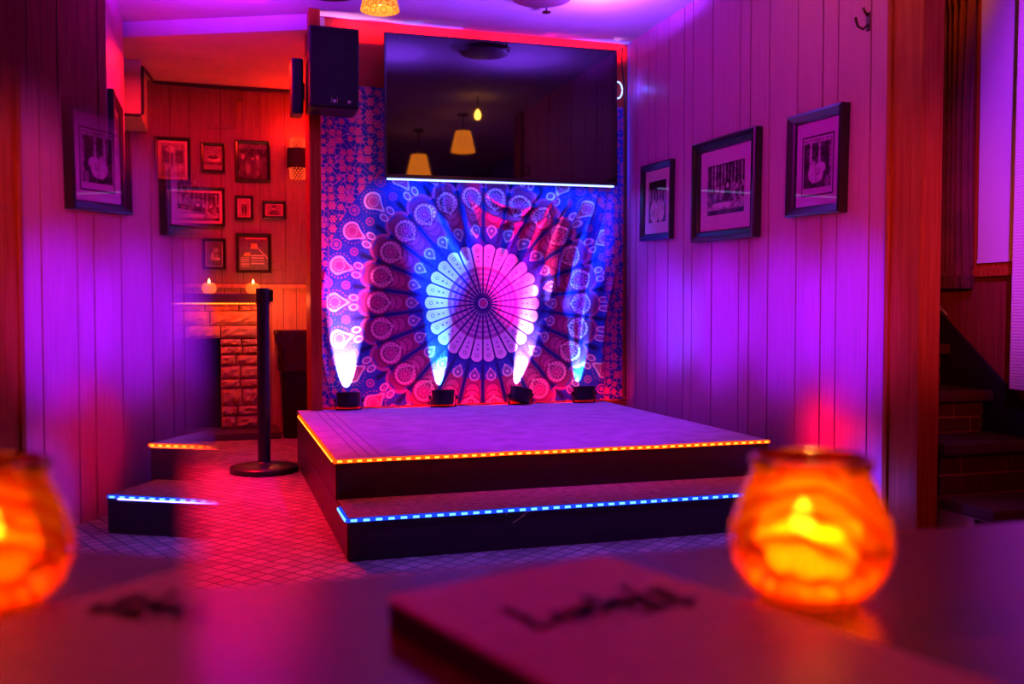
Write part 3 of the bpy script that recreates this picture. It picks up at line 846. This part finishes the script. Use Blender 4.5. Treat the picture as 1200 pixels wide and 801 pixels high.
# pipe along the ceiling of the back room
tag(obj('ceiling_cable', MB().tube([(-.62, 7.09, 2.295), (-.50, 7.09, 2.295), (-.478, 7.10, 2.31), (-.476, 7.10, 2.63), (-.46, 7.4, 2.655), (-.44, 7.68, 2.66), (-.2, 7.685, 2.655), (.2, 7.685, 2.650), (.7, 7.685, 2.655)], .011, 6), m_wiring), 'black cable run along the top of the back room wall', 'cable')
tag(obj('wall_plate', MB().lathe([(.035, 0), (.032, .008), (.01, .012)], 16, m=Matrix.Translation((.452, 7.698, 1.30)) @ Matrix.Rotation(pi / 2, 4, 'X')), m_farpanel), 'round wall plate right of the frame with painted lamp reflection', 'wall plate')
tag(obj('wall_conduit', MB().tube([(.22, 7.69, 2.56), (.16, 7.69, 2.56), (.155, 7.69, 2.55), (.155, 7.69, 2.36), (.145, 7.69, 2.35), (-.05, 7.69, 2.35)], .006, 6), m_farpanel), 'thin bent conduit on the wall above the picture frames', 'pipe')

# wall sconce with bead fringes
sc = thing('wall_sconce', 'wall lamp with black shade band and glowing red beads beside post', 'wall lamp', (.612, 7.62, 1.97))
obj('backplate', MB().box(-.03, .03, .06, .082, .10, .25), m_blackmetal, sc, bevel=.006)
obj('arm', MB().tube([(0, .07, .17), (0, .0, .17)], .008, 8), m_blackmetal, sc)
obj('shade_band', MB().lathe([(.082, .085), (.085, .09), (.080, .235), (.077, .235), (.079, .09)], 28), M('sconce_fabric', (.012, .008, .01), .8), sc, smooth=0.7)
m_bead = emis('lit_bead', (1.0, 0.05, 0.015), 1.2)
bead = bpy.data.meshes.new('bead')
mb = MB().lathe([(.002, -.007), (.0072, -.003), (.0072, .003), (.002, .007)], 6)
bead.from_pydata(mb.v, [], mb.f); fix(bead); bead.materials.append(m_bead)
for zz, rr, n in ((.0, .056, 14), (.018, .058, 14), (.036, .060, 14), (.054, .061, 14), (.072, .063, 14), (.248, .058, 14), (.266, .058, 14), (.284, .056, 14), (.302, .054, 14)):
    for k in range(n):
        a_ = 2 * pi * (k + .5 * (round(zz * 1000) // 18 % 2)) / n
        inst('bead', bead, sc, (rr * cos(a_), rr * sin(a_), zz + .008))
obj('bulb', MB().lathe([(.01, .12), (.024, .15), (.024, .18), (.005, .205)], 12), emis('sconce_bulb', (1.0, .18, .06), 5), sc, smooth=True)
light('POINT', 'sconce_light', (.60, 7.55, 2.31), (1.0, 0.012, 0.004), 9.0, shadow_soft_size=.03)
light('POINT', 'sconce_light_low', (.60, 7.55, 1.93), (1.0, 0.03, 0.015), 0.7, shadow_soft_size=.03)

# ------------------------------------------------------------------ stanchion and bin
sn = thing('stanchion', 'black retractable barrier post on round base left of the stage', 'barrier post', (.258, 5.78, 0))
obj('base', MB().lathe([(.190, 0), (.198, .006), (.198, .030), (.190, .036), (.12, .046), (.055, .052), (.045, .060)], 44), m_blackmetal, sn, smooth=0.6)
obj('pole', MB().lathe([(.037, .055), (.037, 1.0)], 28), m_blackmetal, sn, smooth=0.6)
obj('head', MB().lathe([(.037, .985), (.040, .99), (.040, 1.075), (.037, 1.08)], 28), m_blackplastic, sn, smooth=0.6)
obj('belt_clip', MB().box(.036, .058, -.022, .022, 1.0, 1.07), m_blackplastic, sn, bevel=.004)

bn = thing('trash_can', 'black trash can lined with a glossy black bag behind the post', 'bin', (.60, 7.34, 0.0))
m_bag = M('bag_plastic', (0.012, 0.009, 0.016), 0.16, spec=.9, col2=(0.02, 0.014, 0.03), scale=12, bump=0.8)
def rrect(hx, hy, r, n=5):
    out = []
    for cx, cy, a0 in ((hx - r, hy - r, 0), (-hx + r, hy - r, pi / 2), (-hx + r, -hy + r, pi), (hx - r, -hy + r, 3 * pi / 2)):
        out += [(cx + r * cos(a0 + k * pi / 2 / n), cy + r * sin(a0 + k * pi / 2 / n)) for k in range(n + 1)]
    return out
def loft(rings):
    mb = MB()
    n = len(rings[0][0])
    vs = [(x, y, z) for pts, z in rings for x, y in pts]
    fs = [(i * n + k, i * n + (k + 1) % n, (i + 1) * n + (k + 1) % n, (i + 1) * n + k) for i in range(len(rings) - 1) for k in range(n)]
    fs += [tuple(range(n))[::-1]]
    return mb.add(vs, fs)
obj('body', loft([(rrect(.13, .13, .03), 0), (rrect(.155, .155, .03), .60), (rrect(.165, .165, .03), .74), (rrect(.155, .155, .03), .74), (rrect(.14, .14, .03), .6)]), m_blackplastic, bn, smooth=0.6)
rg = []
for z, e in ((.50, .168), (.58, .172), (.66, .176), (.72, .182), (.775, .188), (.80, .182), (.79, .165), (.70, .155)):
    rg.append(([(x + RND.uniform(-.009, .009), y + RND.uniform(-.009, .009)) for x, y in rrect(e, e, .035, 7)], z))
rg2 = []
for pts, z in rg:
    rg2.append((pts, z))
obj('bag', loft(rg2), m_bag, bn, smooth=0.25)

# ------------------------------------------------------------------ ceiling lamps
m_shade, N, L, b = new_mat('patterned_shade')
tc = N.new('ShaderNodeTexCoord')
vo = N.new('ShaderNodeTexVoronoi'); vo.feature = 'F1'; vo.inputs['Scale'].default_value = 26
L.new(tc.outputs['Object'], vo.inputs['Vector'])
mt_ = N.new('ShaderNodeMath'); mt_.operation = 'PINGPONG'; mt_.inputs[1].default_value = 0.22
L.new(vo.outputs['Distance'], mt_.inputs[0])
rp = N.new('ShaderNodeValToRGB')
rp.color_ramp.elements[0].position, rp.color_ramp.elements[1].position = .02, .07
rp.color_ramp.elements[0].color, rp.color_ramp.elements[1].color = (.55, .06, .01, 1), (1, .38, .05, 1)
L.new(mt_.outputs[0], rp.inputs[0])
em_ = N.new('ShaderNodeEmission'); em_.inputs[1].default_value = 1.0
L.new(rp.outputs[0], em_.inputs[0])
df = N.new('ShaderNodeBsdfDiffuse'); L.new(rp.outputs[0], df.inputs[0])
ad = N.new('ShaderNodeAddShader'); L.new(em_.outputs[0], ad.inputs[0]); L.new(df.outputs[0], ad.inputs[1])
L.new(ad.outputs[0], N['Material Output'].inputs[0])
m_bulb = emis('warm_bulb', (1.0, .62, .25), 14)
m_dome = M('dark_dome', (0.10, 0.04, 0.05), 0.45)
m_shadelit = emis('lit_shade', (1.0, 0.20, 0.010), 7.0)
def shade_parts(r, x, y, z, s=1.0, m_shade=m_shade):
    obj('lamp_shade', MB().lathe([(.062 * s, .165 * s), (.100 * s, 0), (.097 * s, 0), (.059 * s, .163 * s)], 32, c=(x, y, z), caps=False), m_shade, r, smooth=True)
    obj('bulb', MB().lathe([(.012, .10 * s), (.028, .07 * s), (.026, .045 * s), (.006, .03 * s)], 12, c=(x, y, z)), m_bulb, r, smooth=True)
cl = thing('ceiling_light', 'ceiling light with dark round body and one orange patterned shade', 'ceiling lamp', (.60, 5.25, ZC))
obj('canopy', MB().lathe([(.165, -.105), (.175, -.09), (.175, -.03), (.12, 0)], 40), m_dome, cl, smooth=0.6)
obj('arm', MB().tube([(.12, -.05, -.08), (.20, -.15, -.10), (.26, -.24, -.10)], .010, 8), m_brass, cl, smooth=True)
shade_parts(cl, .225, -.26, -.262, 1.02)
for (x, y, z, lab, s) in ((2.20, 3.06, 2.42, 'orange pendant lamp over the floor, nearer of two mirrored in television', 1.15), (1.96, 2.19, 2.31, 'orange pendant lamp mirrored low at the left of the television', 1.25)):
    pl = thing('pendant_lamp', lab, 'ceiling lamp', (x, y, ZC), group='pendant lamps over the floor')
    obj('cord', MB().tube([(0, 0, 0), (0, 0, z - ZC + .16 * s)], .005, 6), m_wiring, pl)
    obj('canopy', MB().lathe([(.05, -.02), (.05, 0)], 20), m_dome, pl)
    shade_parts(pl, 0, 0, z - ZC, s, m_shadelit)
bp_ = thing('bulb_pendant', 'bare glowing bulb hung above the floor, mirrored in the television', 'ceiling lamp', (2.14, 3.80, ZC))
obj('cord', MB().tube([(0, 0, 0), (0, 0, -.12)], .005, 6), m_wiring, bp_)
obj('bulb', MB().lathe([(.01, -.11), (.026, -.14), (.03, -.165), (.02, -.19), (.004, -.197)], 16), emis('bare_bulb', (1.0, .34, .04), 60), bp_, smooth=True)
dm = tag(obj('ceiling_speaker', MB().lathe([(.14, -.035), (.17, -.03), (.18, 0)], 36, c=(1.80, 5.24, ZC)), m_dome, smooth=0.6), 'round dark ceiling speaker above the stage, mirrored in the television', 'ceiling speaker')
sk = thing('sprinkler', 'small fire sprinkler head on ceiling above the television', 'sprinkler', (1.90, 5.44, ZC))
obj('stem', MB().lathe([(.006, -.035), (.006, 0)], 10), m_brass, sk)
obj('deflector', MB().lathe([(.026, -.042), (.026, -.036), (.012, -.03)], 16), m_brass, sk)

# ------------------------------------------------------------------ stairs, curtain, window
m_brick = M('stair_brick', (0.08, 0.02, 0.016), 0.8, spec=.2, col2=(0.13, 0.035, 0.028), scale=20, bump=0.5)
m_joint = M('stair_mortar', (0.40, 0.22, 0.18), 0.9)
m_tread = M('stone_tread', (0.06, 0.024, 0.022), 0.7, spec=.2, col2=(0.10, 0.045, 0.04), scale=9, bump=0.5)
stt = thing('staircase', 'brick stairs with stone treads in the dark hall on right', 'staircase', (2.785, 2.86, 0))
tops = [.20, .415, .60, .795, .985]
run = .262
zb = 0
SWX = .455
for i, zt in enumerate(tops):
    y0 = i * run
    obj('mortar_core', MB().box(.0, SWX - .004, y0 + .030, y0 + run + .03, 0, zt - .05), m_joint, stt)
    hh = zt - .05 - zb
    nrow = 2
    for rix in range(nrow):
        z0 = zb + hh * rix / nrow + .005; z1 = zb + hh * (rix + 1) / nrow - .005
        x = -.0 - (.11 if rix % 2 else .03)
        while x < SWX - .03:
            e = x + RND.uniform(.19, .23)
            a_, c_ = max(x + .005, 0), min(e - .005, SWX)
            if c_ - a_ > .02:
                obj('brick', MB().box(a_, c_, y0 + .024 + RND.uniform(-.003, .003), y0 + .10, z0, z1), m_brick, stt)
            x = e
    P = []
    obj('tread', MB().box(-.01, SWX + .03, y0 - .012, y0 + run + .02, zt - .05, zt), m_tread, stt, bevel=.012)
    zb = zt
sk_poly = [(2.6, 0.0), (2.6, .06), (4.2, 1.305), (4.4, 1.46), (4.4, 0)]
skb = thing('stair_skirt', 'black sloping skirt board on the wall beside the brick stairs', 'skirting', (3.298, 2.6, 0))
mm = Matrix(((0, 0, -1, 0), (1, 0, 0, 0), (0, 1, 0, 0), (0, 0, 0, 1)))
obj('board', MB().prism([(y - 2.6, z) for y, z in sk_poly], .02, mm), M('skirt_black', (.006, .004, .005), .7), skb)
obj('edge_rail', MB().tube([(-.024, 1.07, .93), (-.024, 1.60, 1.335)], .005, 6), M('rail_grey', (.6, .5, .5), .4), skb, label='pale edge strip along the slope')

m_curt = M('curtain_velvet', (0.10, 0.015, 0.03), 0.85, col2=(0.20, 0.03, 0.05), scale=10, stretch=(1, 1, .5))
cu = thing('curtain', 'dark red gathered curtain hanging beside the window in stair hall', 'curtain', (3.25, 3.60, 1.07))
def curtain_pts(z0, z1, nz, amp):
    P = []
    for j in range(nz):
        z = z0 + (z1 - z0) * j / (nz - 1)
        row = []
        for i in range(97):
            s = i / 96
            pinch = 1.0 - .10 * sin(pi * (z - z0) / max(z1 - z0, .01)) if nz > 3 else 1.0
            y = (.5 - s) * .25 * pinch + .0
            x = -.02 + amp * sin(s * 2 * pi * 6.5 + .6 * sin(z * 3)) + .006 * sin(s * 50)
            row.append((x, y, z))
        P.append(row)
    return P
obj('drape', MB().grid(curtain_pts(.03, 1.28, 14, .020)), m_curt, cu, smooth=True, normals=False)
obj('heading', MB().grid(curtain_pts(1.27, 1.36, 3, .026)), m_curt, cu, smooth=True, normals=False)
obj('hem_fringe', MB().grid(curtain_pts(-.02, .04, 3, .030)), M('fringe', (.06, .012, .02), .9, col2=(.12, .02, .03), scale=60, bump=.6), cu, smooth=True, normals=False)
obj('rod', MB().tube([(.0, -.75, 1.315), (.0, .16, 1.315)], .010, 10), m_brass, cu)
obj('rod_bracket', MB().box(0, .045, .12, .14, 1.30, 1.33), m_brass, cu)

m_blind = M('blind_fabric', (0.62, 0.55, 0.58), 0.8)
wn = struct('window_1', MB().box(3.286, 3.302, 2.30, 3.52, 1.13, 1.16).box(3.286, 3.302, 2.30, 3.52, 2.42, 2.46).box(3.286, 3.302, 3.49, 3.52, 1.16, 2.42).box(3.286, 3.302, 2.30, 2.33, 1.16, 2.42), m_trim)
obj('pane', MB().box(3.294, 3.298, 2.33, 3.49, 1.16, 2.42), M('night_glass', (.01, .008, .012), .05), wn)
obj('sill', MB().box(3.262, 3.30, 2.28, 3.53, 1.10, 1.135), m_trim, wn, bevel=.005)
bd = thing('roller_blind', 'pale roller blind drawn over the window behind the curtain', 'blind', (3.276, 2.9, 1.165))
obj('sheet', MB().box(-.003, .0, -.58, .585, .0, 1.28), m_blind, bd)
obj('bottom_bar', MB().box(-.007, .004, -.58, .585, -.004, .014), m_blind, bd)
obj('roller', MB().tube([(0, -.6, 1.30), (0, .6, 1.30)], .02, 12), m_blind, bd)
pb = thing('streak_panel', 'made-up pleated panel standing in for the purple streak at right edge', 'blind', (3.18, 2.70, .62))  # invented panel in place of a blurred reflected streak
P = []
npl = 300
for j in range(npl):
    z = 1.9 * j / (npl - 1)
    xo = -.0007 if j % 2 else .0007
    P.append([(xo, -.45, z), (xo, .50 - .02 * (j / npl), z)])
obj('pleats', MB().grid(P), m_blind, pb, normals=False)
obj('head_rail', MB().box(-.02, .02, -.45, .48, 1.9, 1.93), m_blind, pb)

# ------------------------------------------------------------------ table in the foreground and what stands on it
TZ = .755
m_table = M('table_wood', (0.060, 0.005, 0.005), 0.27, spec=.30, col2=(0.085, 0.010, 0.008), scale=7, stretch=(1, 12, 12), bump=0.02)
tb = thing('table', 'dark polished wooden table in the foreground', 'table', (.3, .15, 0))
obj('table_top', MB().box(-1.5, 1.5, -.5, .55, TZ - .035, TZ), m_table, tb, bevel=.004)
obj('table_leg', MB().lathe([(.05, .02), (.05, .72)], 20), m_blackmetal, tb)
obj('table_foot', MB().lathe([(.30, 0), (.28, .02), (.06, .05)], 32), m_blackmetal, tb, smooth=0.6)

# menu folder
m_leather = M('menu_leather', (0.30, 0.09, 0.09), 0.45, spec=.3, col2=(0.36, 0.11, 0.11), scale=60, bump=0.15, detail=6)
m_leatherdark = M('menu_edge', (0.03, 0.012, 0.010), 0.5)
m_stamp = M('stamped_mark', (0.03, 0.010, 0.03), 0.35)
mn = thing('menu_folder', 'brown leather menu folder with stamped dark logo lying on table', 'menu', (.096, .579, TZ), (0, 0, radians(17.5)))
MW, ML, MT = .176, .300, .0195
obj('pages', MB().box(.004, MW - .004, -ML + .004, -.004, .004, MT - .004), m_leatherdark, mn)
def rr_poly(x0, x1, y0, y1, r):
    out = []
    for cx, cy, a0 in ((x1 - r, y1 - r, 0), (x0 + r, y1 - r, pi / 2), (x0 + r, y0 + r, pi), (x1 - r, y0 + r, 3 * pi / 2)):
        out += [(cx + r * cos(a0 + k * pi / 10), cy + r * sin(a0 + k * pi / 10)) for k in range(6)]
    return out
def slab(z, h):
    return MB().prism(rr_poly(0, MW, -ML, 0, .010), h, Matrix.Translation((0, 0, z)))
cover = obj('front_cover', slab(MT - .006, .006), m_leather, mn, bevel=.0018)
obj('back_cover', slab(0, .006), m_leather, mn, bevel=.0018)
obj('spine', MB().box(-.001, .005, -ML + .01, -.01, .003, MT - .003), m_leatherdark, mn)
# brushed lettering, drawn as strokes: Lucky's over Lounge
def bez(p, n=10):
    out = []
    p = [np.array(q, float) for q in p]
    for i in range(len(p) - 1):
        a = p[max(i - 1, 0)]; b1 = p[i]; c1 = p[i + 1]; d = p[min(i + 2, len(p) - 1)]
        for k in range(n):
            t = k / n
            out.append(.5 * ((2 * b1) + (c1 - a) * t + (2 * a - 5 * b1 + 4 * c1 - d) * t * t + (3 * b1 - a - 3 * c1 + d) * t ** 3))
    out.append(p[-1])
    return out
def stroke(mb, pts, w_, z0, sx, ox, oy, h=.0006):
    pp = bez(pts, 7)
    for a, b1 in zip(pp[:-1], pp[1:]):
        a = np.array((a[0] * sx + ox, a[1] * sx + oy)); b1 = np.array((b1[0] * sx + ox, b1[1] * sx + oy))
        d = b1 - a; ln = np.linalg.norm(d)
        if ln < 1e-6: continue
        d /= ln; n_ = np.array((-d[1], d[0])) * w_ / 2; e = d * w_ * .25
        q = [a - e - n_, b1 + e - n_, b1 + e + n_, a - e + n_]
        mb.prism([tuple(v) for v in q], h, Matrix.Translation((0, 0, z0)))
GL = {'L': [[(.1, 1.0), (.12, .5), (.05, .05), (.3, .05), (.6, .12)]], 'u': [[(0, .5), (.02, .15), (.18, 0), (.34, .2), (.36, .5)], [(.36, .5), (.36, .1), (.46, 0)]],
      'c': [[(.36, .42), (.2, .5), (.04, .25), (.2, 0), (.38, .1)]], 'k': [[(.05, .95), (.05, 0)], [(.36, .5), (.06, .22)], [(.12, .27), (.42, 0)]],
      'y': [[(0, .5), (.05, .15), (.2, .08), (.34, .5)], [(.34, .5), (.30, -.1), (.12, -.38), (0, -.2)]], "'": [[(.05, 1.0), (0, .75)]], 's': [[(.32, .48), (.1, .45), (.1, .3), (.3, .18), (.2, 0), (0, .04)]],
      'o': [[(.2, .5), (.02, .25), (.2, 0), (.38, .25), (.2, .5)]], 'n': [[(0, .5), (0, 0)], [(0, .3), (.2, .5), (.34, .35), (.34, 0)]], 'g': [[(.34, .45), (.15, .5), (.02, .25), (.18, .02), (.34, .2)], [(.34, .5), (.34, -.2), (.15, -.38), (0, -.25)]],
      'e': [[(.03, .25), (.36, .28), (.2, .5), (.02, .25), (.2, 0), (.38, .1)]]}
ADV = {'L': .62, 'u': .52, 'c': .46, 'k': .50, 'y': .46, "'": .16, 's': .42, 'o': .5, 'n': .48, 'g': .5, 'e': .48}
def write(word, x, y, size, w_, name):
    mb = MB()
    for ch in word:
        s = 1.15 if ch == 'L' else 1.0
        for stx in GL[ch]:
            stroke(mb, [(px * s, py * s) for px, py in stx], w_, MT - .0001, size, x, y)
        x += ADV[ch] * size * (1.15 if ch == 'L' else 1)
    return obj(name, mb, m_stamp, mn)
write("Lucky's", .042, -.103, .034, .0064, 'logo_lettering')
write("Lounge", .104, -.118, .0155, .0026, 'logo_small_lettering')
tk = MB()
for k in range(5):
    tk.prism(rr_poly(.052 + .010 * k, .056 + .010 * k, -.1155 + .001 * (k % 2), -.1120, .001), .0006, Matrix.Translation((0, 0, MT - .0001)))
obj('logo_rule', tk, m_stamp, mn)

# candle jar
def jar_glass():
    m, N, L, b = new_mat('amber_red_glass')
    lw = N.new('ShaderNodeLayerWeight'); lw.inputs['Blend'].default_value = 0.5
    r1 = N.new('ShaderNodeValToRGB')
    r1.color_ramp.elements[0].position, r1.color_ramp.elements[1].position = .10, .75
    r1.color_ramp.elements[0].color, r1.color_ramp.elements[1].color = (1.0, 0.76, 0.18, 1), (0.85, 0.03, 0.0, 1)
    L.new(lw.outputs['Facing'], r1.inputs[0])
    tc = N.new('ShaderNodeTexCoord')
    wv = N.new('ShaderNodeTexWave'); wv.wave_type = 'BANDS'; wv.bands_direction = 'DIAGONAL'
    wv.inputs['Scale'].default_value = 30; wv.inputs['Distortion'].default_value = 4.5; wv.inputs['Detail'].default_value = 1.0; wv.inputs['Detail Scale'].default_value = 1.2
    L.new(tc.outputs['Object'], wv.inputs['Vector'])
    r2 = N.new('ShaderNodeValToRGB')
    r2.color_ramp.elements[0].position, r2.color_ramp.elements[1].position = .02, .22
    r2.color_ramp.elements[0].color, r2.color_ramp.elements[1].color = (.74, .18, .06, 1), (1, 1, 1, 1)
    L.new(wv.outputs['Fac'], r2.inputs[0])
    mu = N.new('ShaderNodeMix'); mu.data_type = 'RGBA'; mu.blend_type = 'MULTIPLY'; mu.inputs[0].default_value = 1
    L.new(r1.outputs[0], mu.inputs[6]); L.new(r2.outputs[0], mu.inputs[7])
    t = N.new('ShaderNodeBsdfTransparent'); L.new(mu.outputs[2], t.inputs[0])
    tr = N.new('ShaderNodeBsdfTranslucent'); m3 = N.new('ShaderNodeMix'); m3.data_type = 'RGBA'; m3.blend_type = 'MULTIPLY'; m3.inputs[0].default_value = 1
    m3.inputs[6].default_value = (1.0, 0.30, 0.02, 1); L.new(r2.outputs[0], m3.inputs[7]); L.new(m3.outputs[2], tr.inputs[0])
    g = N.new('ShaderNodeBsdfGlossy'); g.inputs['Roughness'].default_value = 0.08
    f = N.new('ShaderNodeFresnel'); f.inputs['IOR'].default_value = 1.5
    m1 = N.new('ShaderNodeMixShader'); m1.inputs[0].default_value = 0.42
    L.new(t.outputs[0], m1.inputs[1]); L.new(tr.outputs[0], m1.inputs[2])
    m2 = N.new('ShaderNodeMixShader')
    L.new(f.outputs[0], m2.inputs[0]); L.new(m1.outputs[0], m2.inputs[1]); L.new(g.outputs[0], m2.inputs[2])
    L.new(m2.outputs[0], N['Material Output'].inputs[0])
    return m
def wax_mat():
    m, N, L, b = new_mat('candle_wax')
    d = N.new('ShaderNodeBsdfDiffuse'); d.inputs[0].default_value = (1.0, 0.62, 0.25, 1)
    t = N.new('ShaderNodeBsdfTranslucent'); t.inputs[0].default_value = (1.0, 0.45, 0.12, 1)
    mx = N.new('ShaderNodeMixShader'); mx.inputs[0].default_value = 0.6
    L.new(d.outputs[0], mx.inputs[1]); L.new(t.outputs[0], mx.inputs[2])
    L.new(mx.outputs[0], N['Material Output'].inputs[0])
    return m
cj = thing('candle_jar', 'red ribbed glass jar with a lit candle on the table', 'candle', (.3825, .5525, TZ))
JR, JH = .0535, .0965
fr = [(.50, 0), (.66, .03), (.79, .09), (.89, .17), (.965, .27), (1.0, .37), (.99, .47), (.955, .57), (.90, .67), (.84, .76), (.78, .83), (.735, .875), (.72, .90), (.735, .925), (.765, .955), (.765, .98), (.735, 1.0)]
prof = [(r * JR, z * JH) for r, z in fr]
prof_in = [(max(.002, r * JR - .0035), z * JH + .001) for r, z in reversed(fr[4:])] + [(.040, .014), (.03, .008), (.002, .007)]
def swirl(r, z, a):
    k = max(0, 1 - abs(z - .040) / .045)
    return r * (1 + k * (.022 * sin(9 * a + 70 * z + 1.8 * sin(3 * a)) + .012 * sin(17 * a - 95 * z)))
obj('glass', MB().lathe([(.001, .0)] + prof + prof_in, 128, caps=False, rad=swirl), jar_glass(), cj, smooth=True)
obj('wax', MB().lathe([(.001, .0095)] + [(r * JR - .0048, max(.0095, z * JH)) for r, z in fr[2:7]] + [(.0465, .0475), (.036, .0465), (.020, .0445), (.001, .044)], 40, caps=False), wax_mat(), cj, smooth=True)
obj('wick', MB().tube([(-.012, -.008, .042), (-.011, -.008, .047), (-.010, -.008, .050)], .0012, 6), m_black, cj)
obj('flame', MB().lathe([(.001, .046), (.006, .049), (.0078, .055), (.006, .062), (.0008, .071)], 16, c=(-.011, -.008, 0)), emis('jar_flame', (1.0, 0.62, 0.18), 16), cj, smooth=True)
light('POINT', 'candle_flame_light', (.373, .544, TZ + .060), (1.0, 0.34, 0.04), 2.4, shadow_soft_size=.007)
light('POINT', 'candle_wax_light', (.384, .552, TZ + .028), (1.0, 0.52, 0.07), 2.2, shadow_soft_size=.02)

# small upright mirror standing on the table just left of the view
MH = radians(14.857)
ux, uy = sin(MH), cos(MH)
nx_, ny_ = cos(MH), -sin(MH)
mr = thing('table_mirror', 'small frameless mirror upright on the table at left foreground', 'mirror', (-nx_ * .0455, -ny_ * .0455, TZ), (0, 0, pi / 2 - MH))
# local x runs away from the camera, local -y faces right
obj('mirror_glass', MB().box(.042, .157, .0, .004, .012, .2155), M('silvered_glass', (0.93, 0.90, 0.93), 0.015, metal=1.0), mr)
obj('backing', MB().box(.043, .156, .0041, .007, .012, .2145), m_blackplastic, mr)
obj('foot', MB().box(.055, .145, -.006, .03, 0, .014), m_blackplastic, mr, bevel=.003)
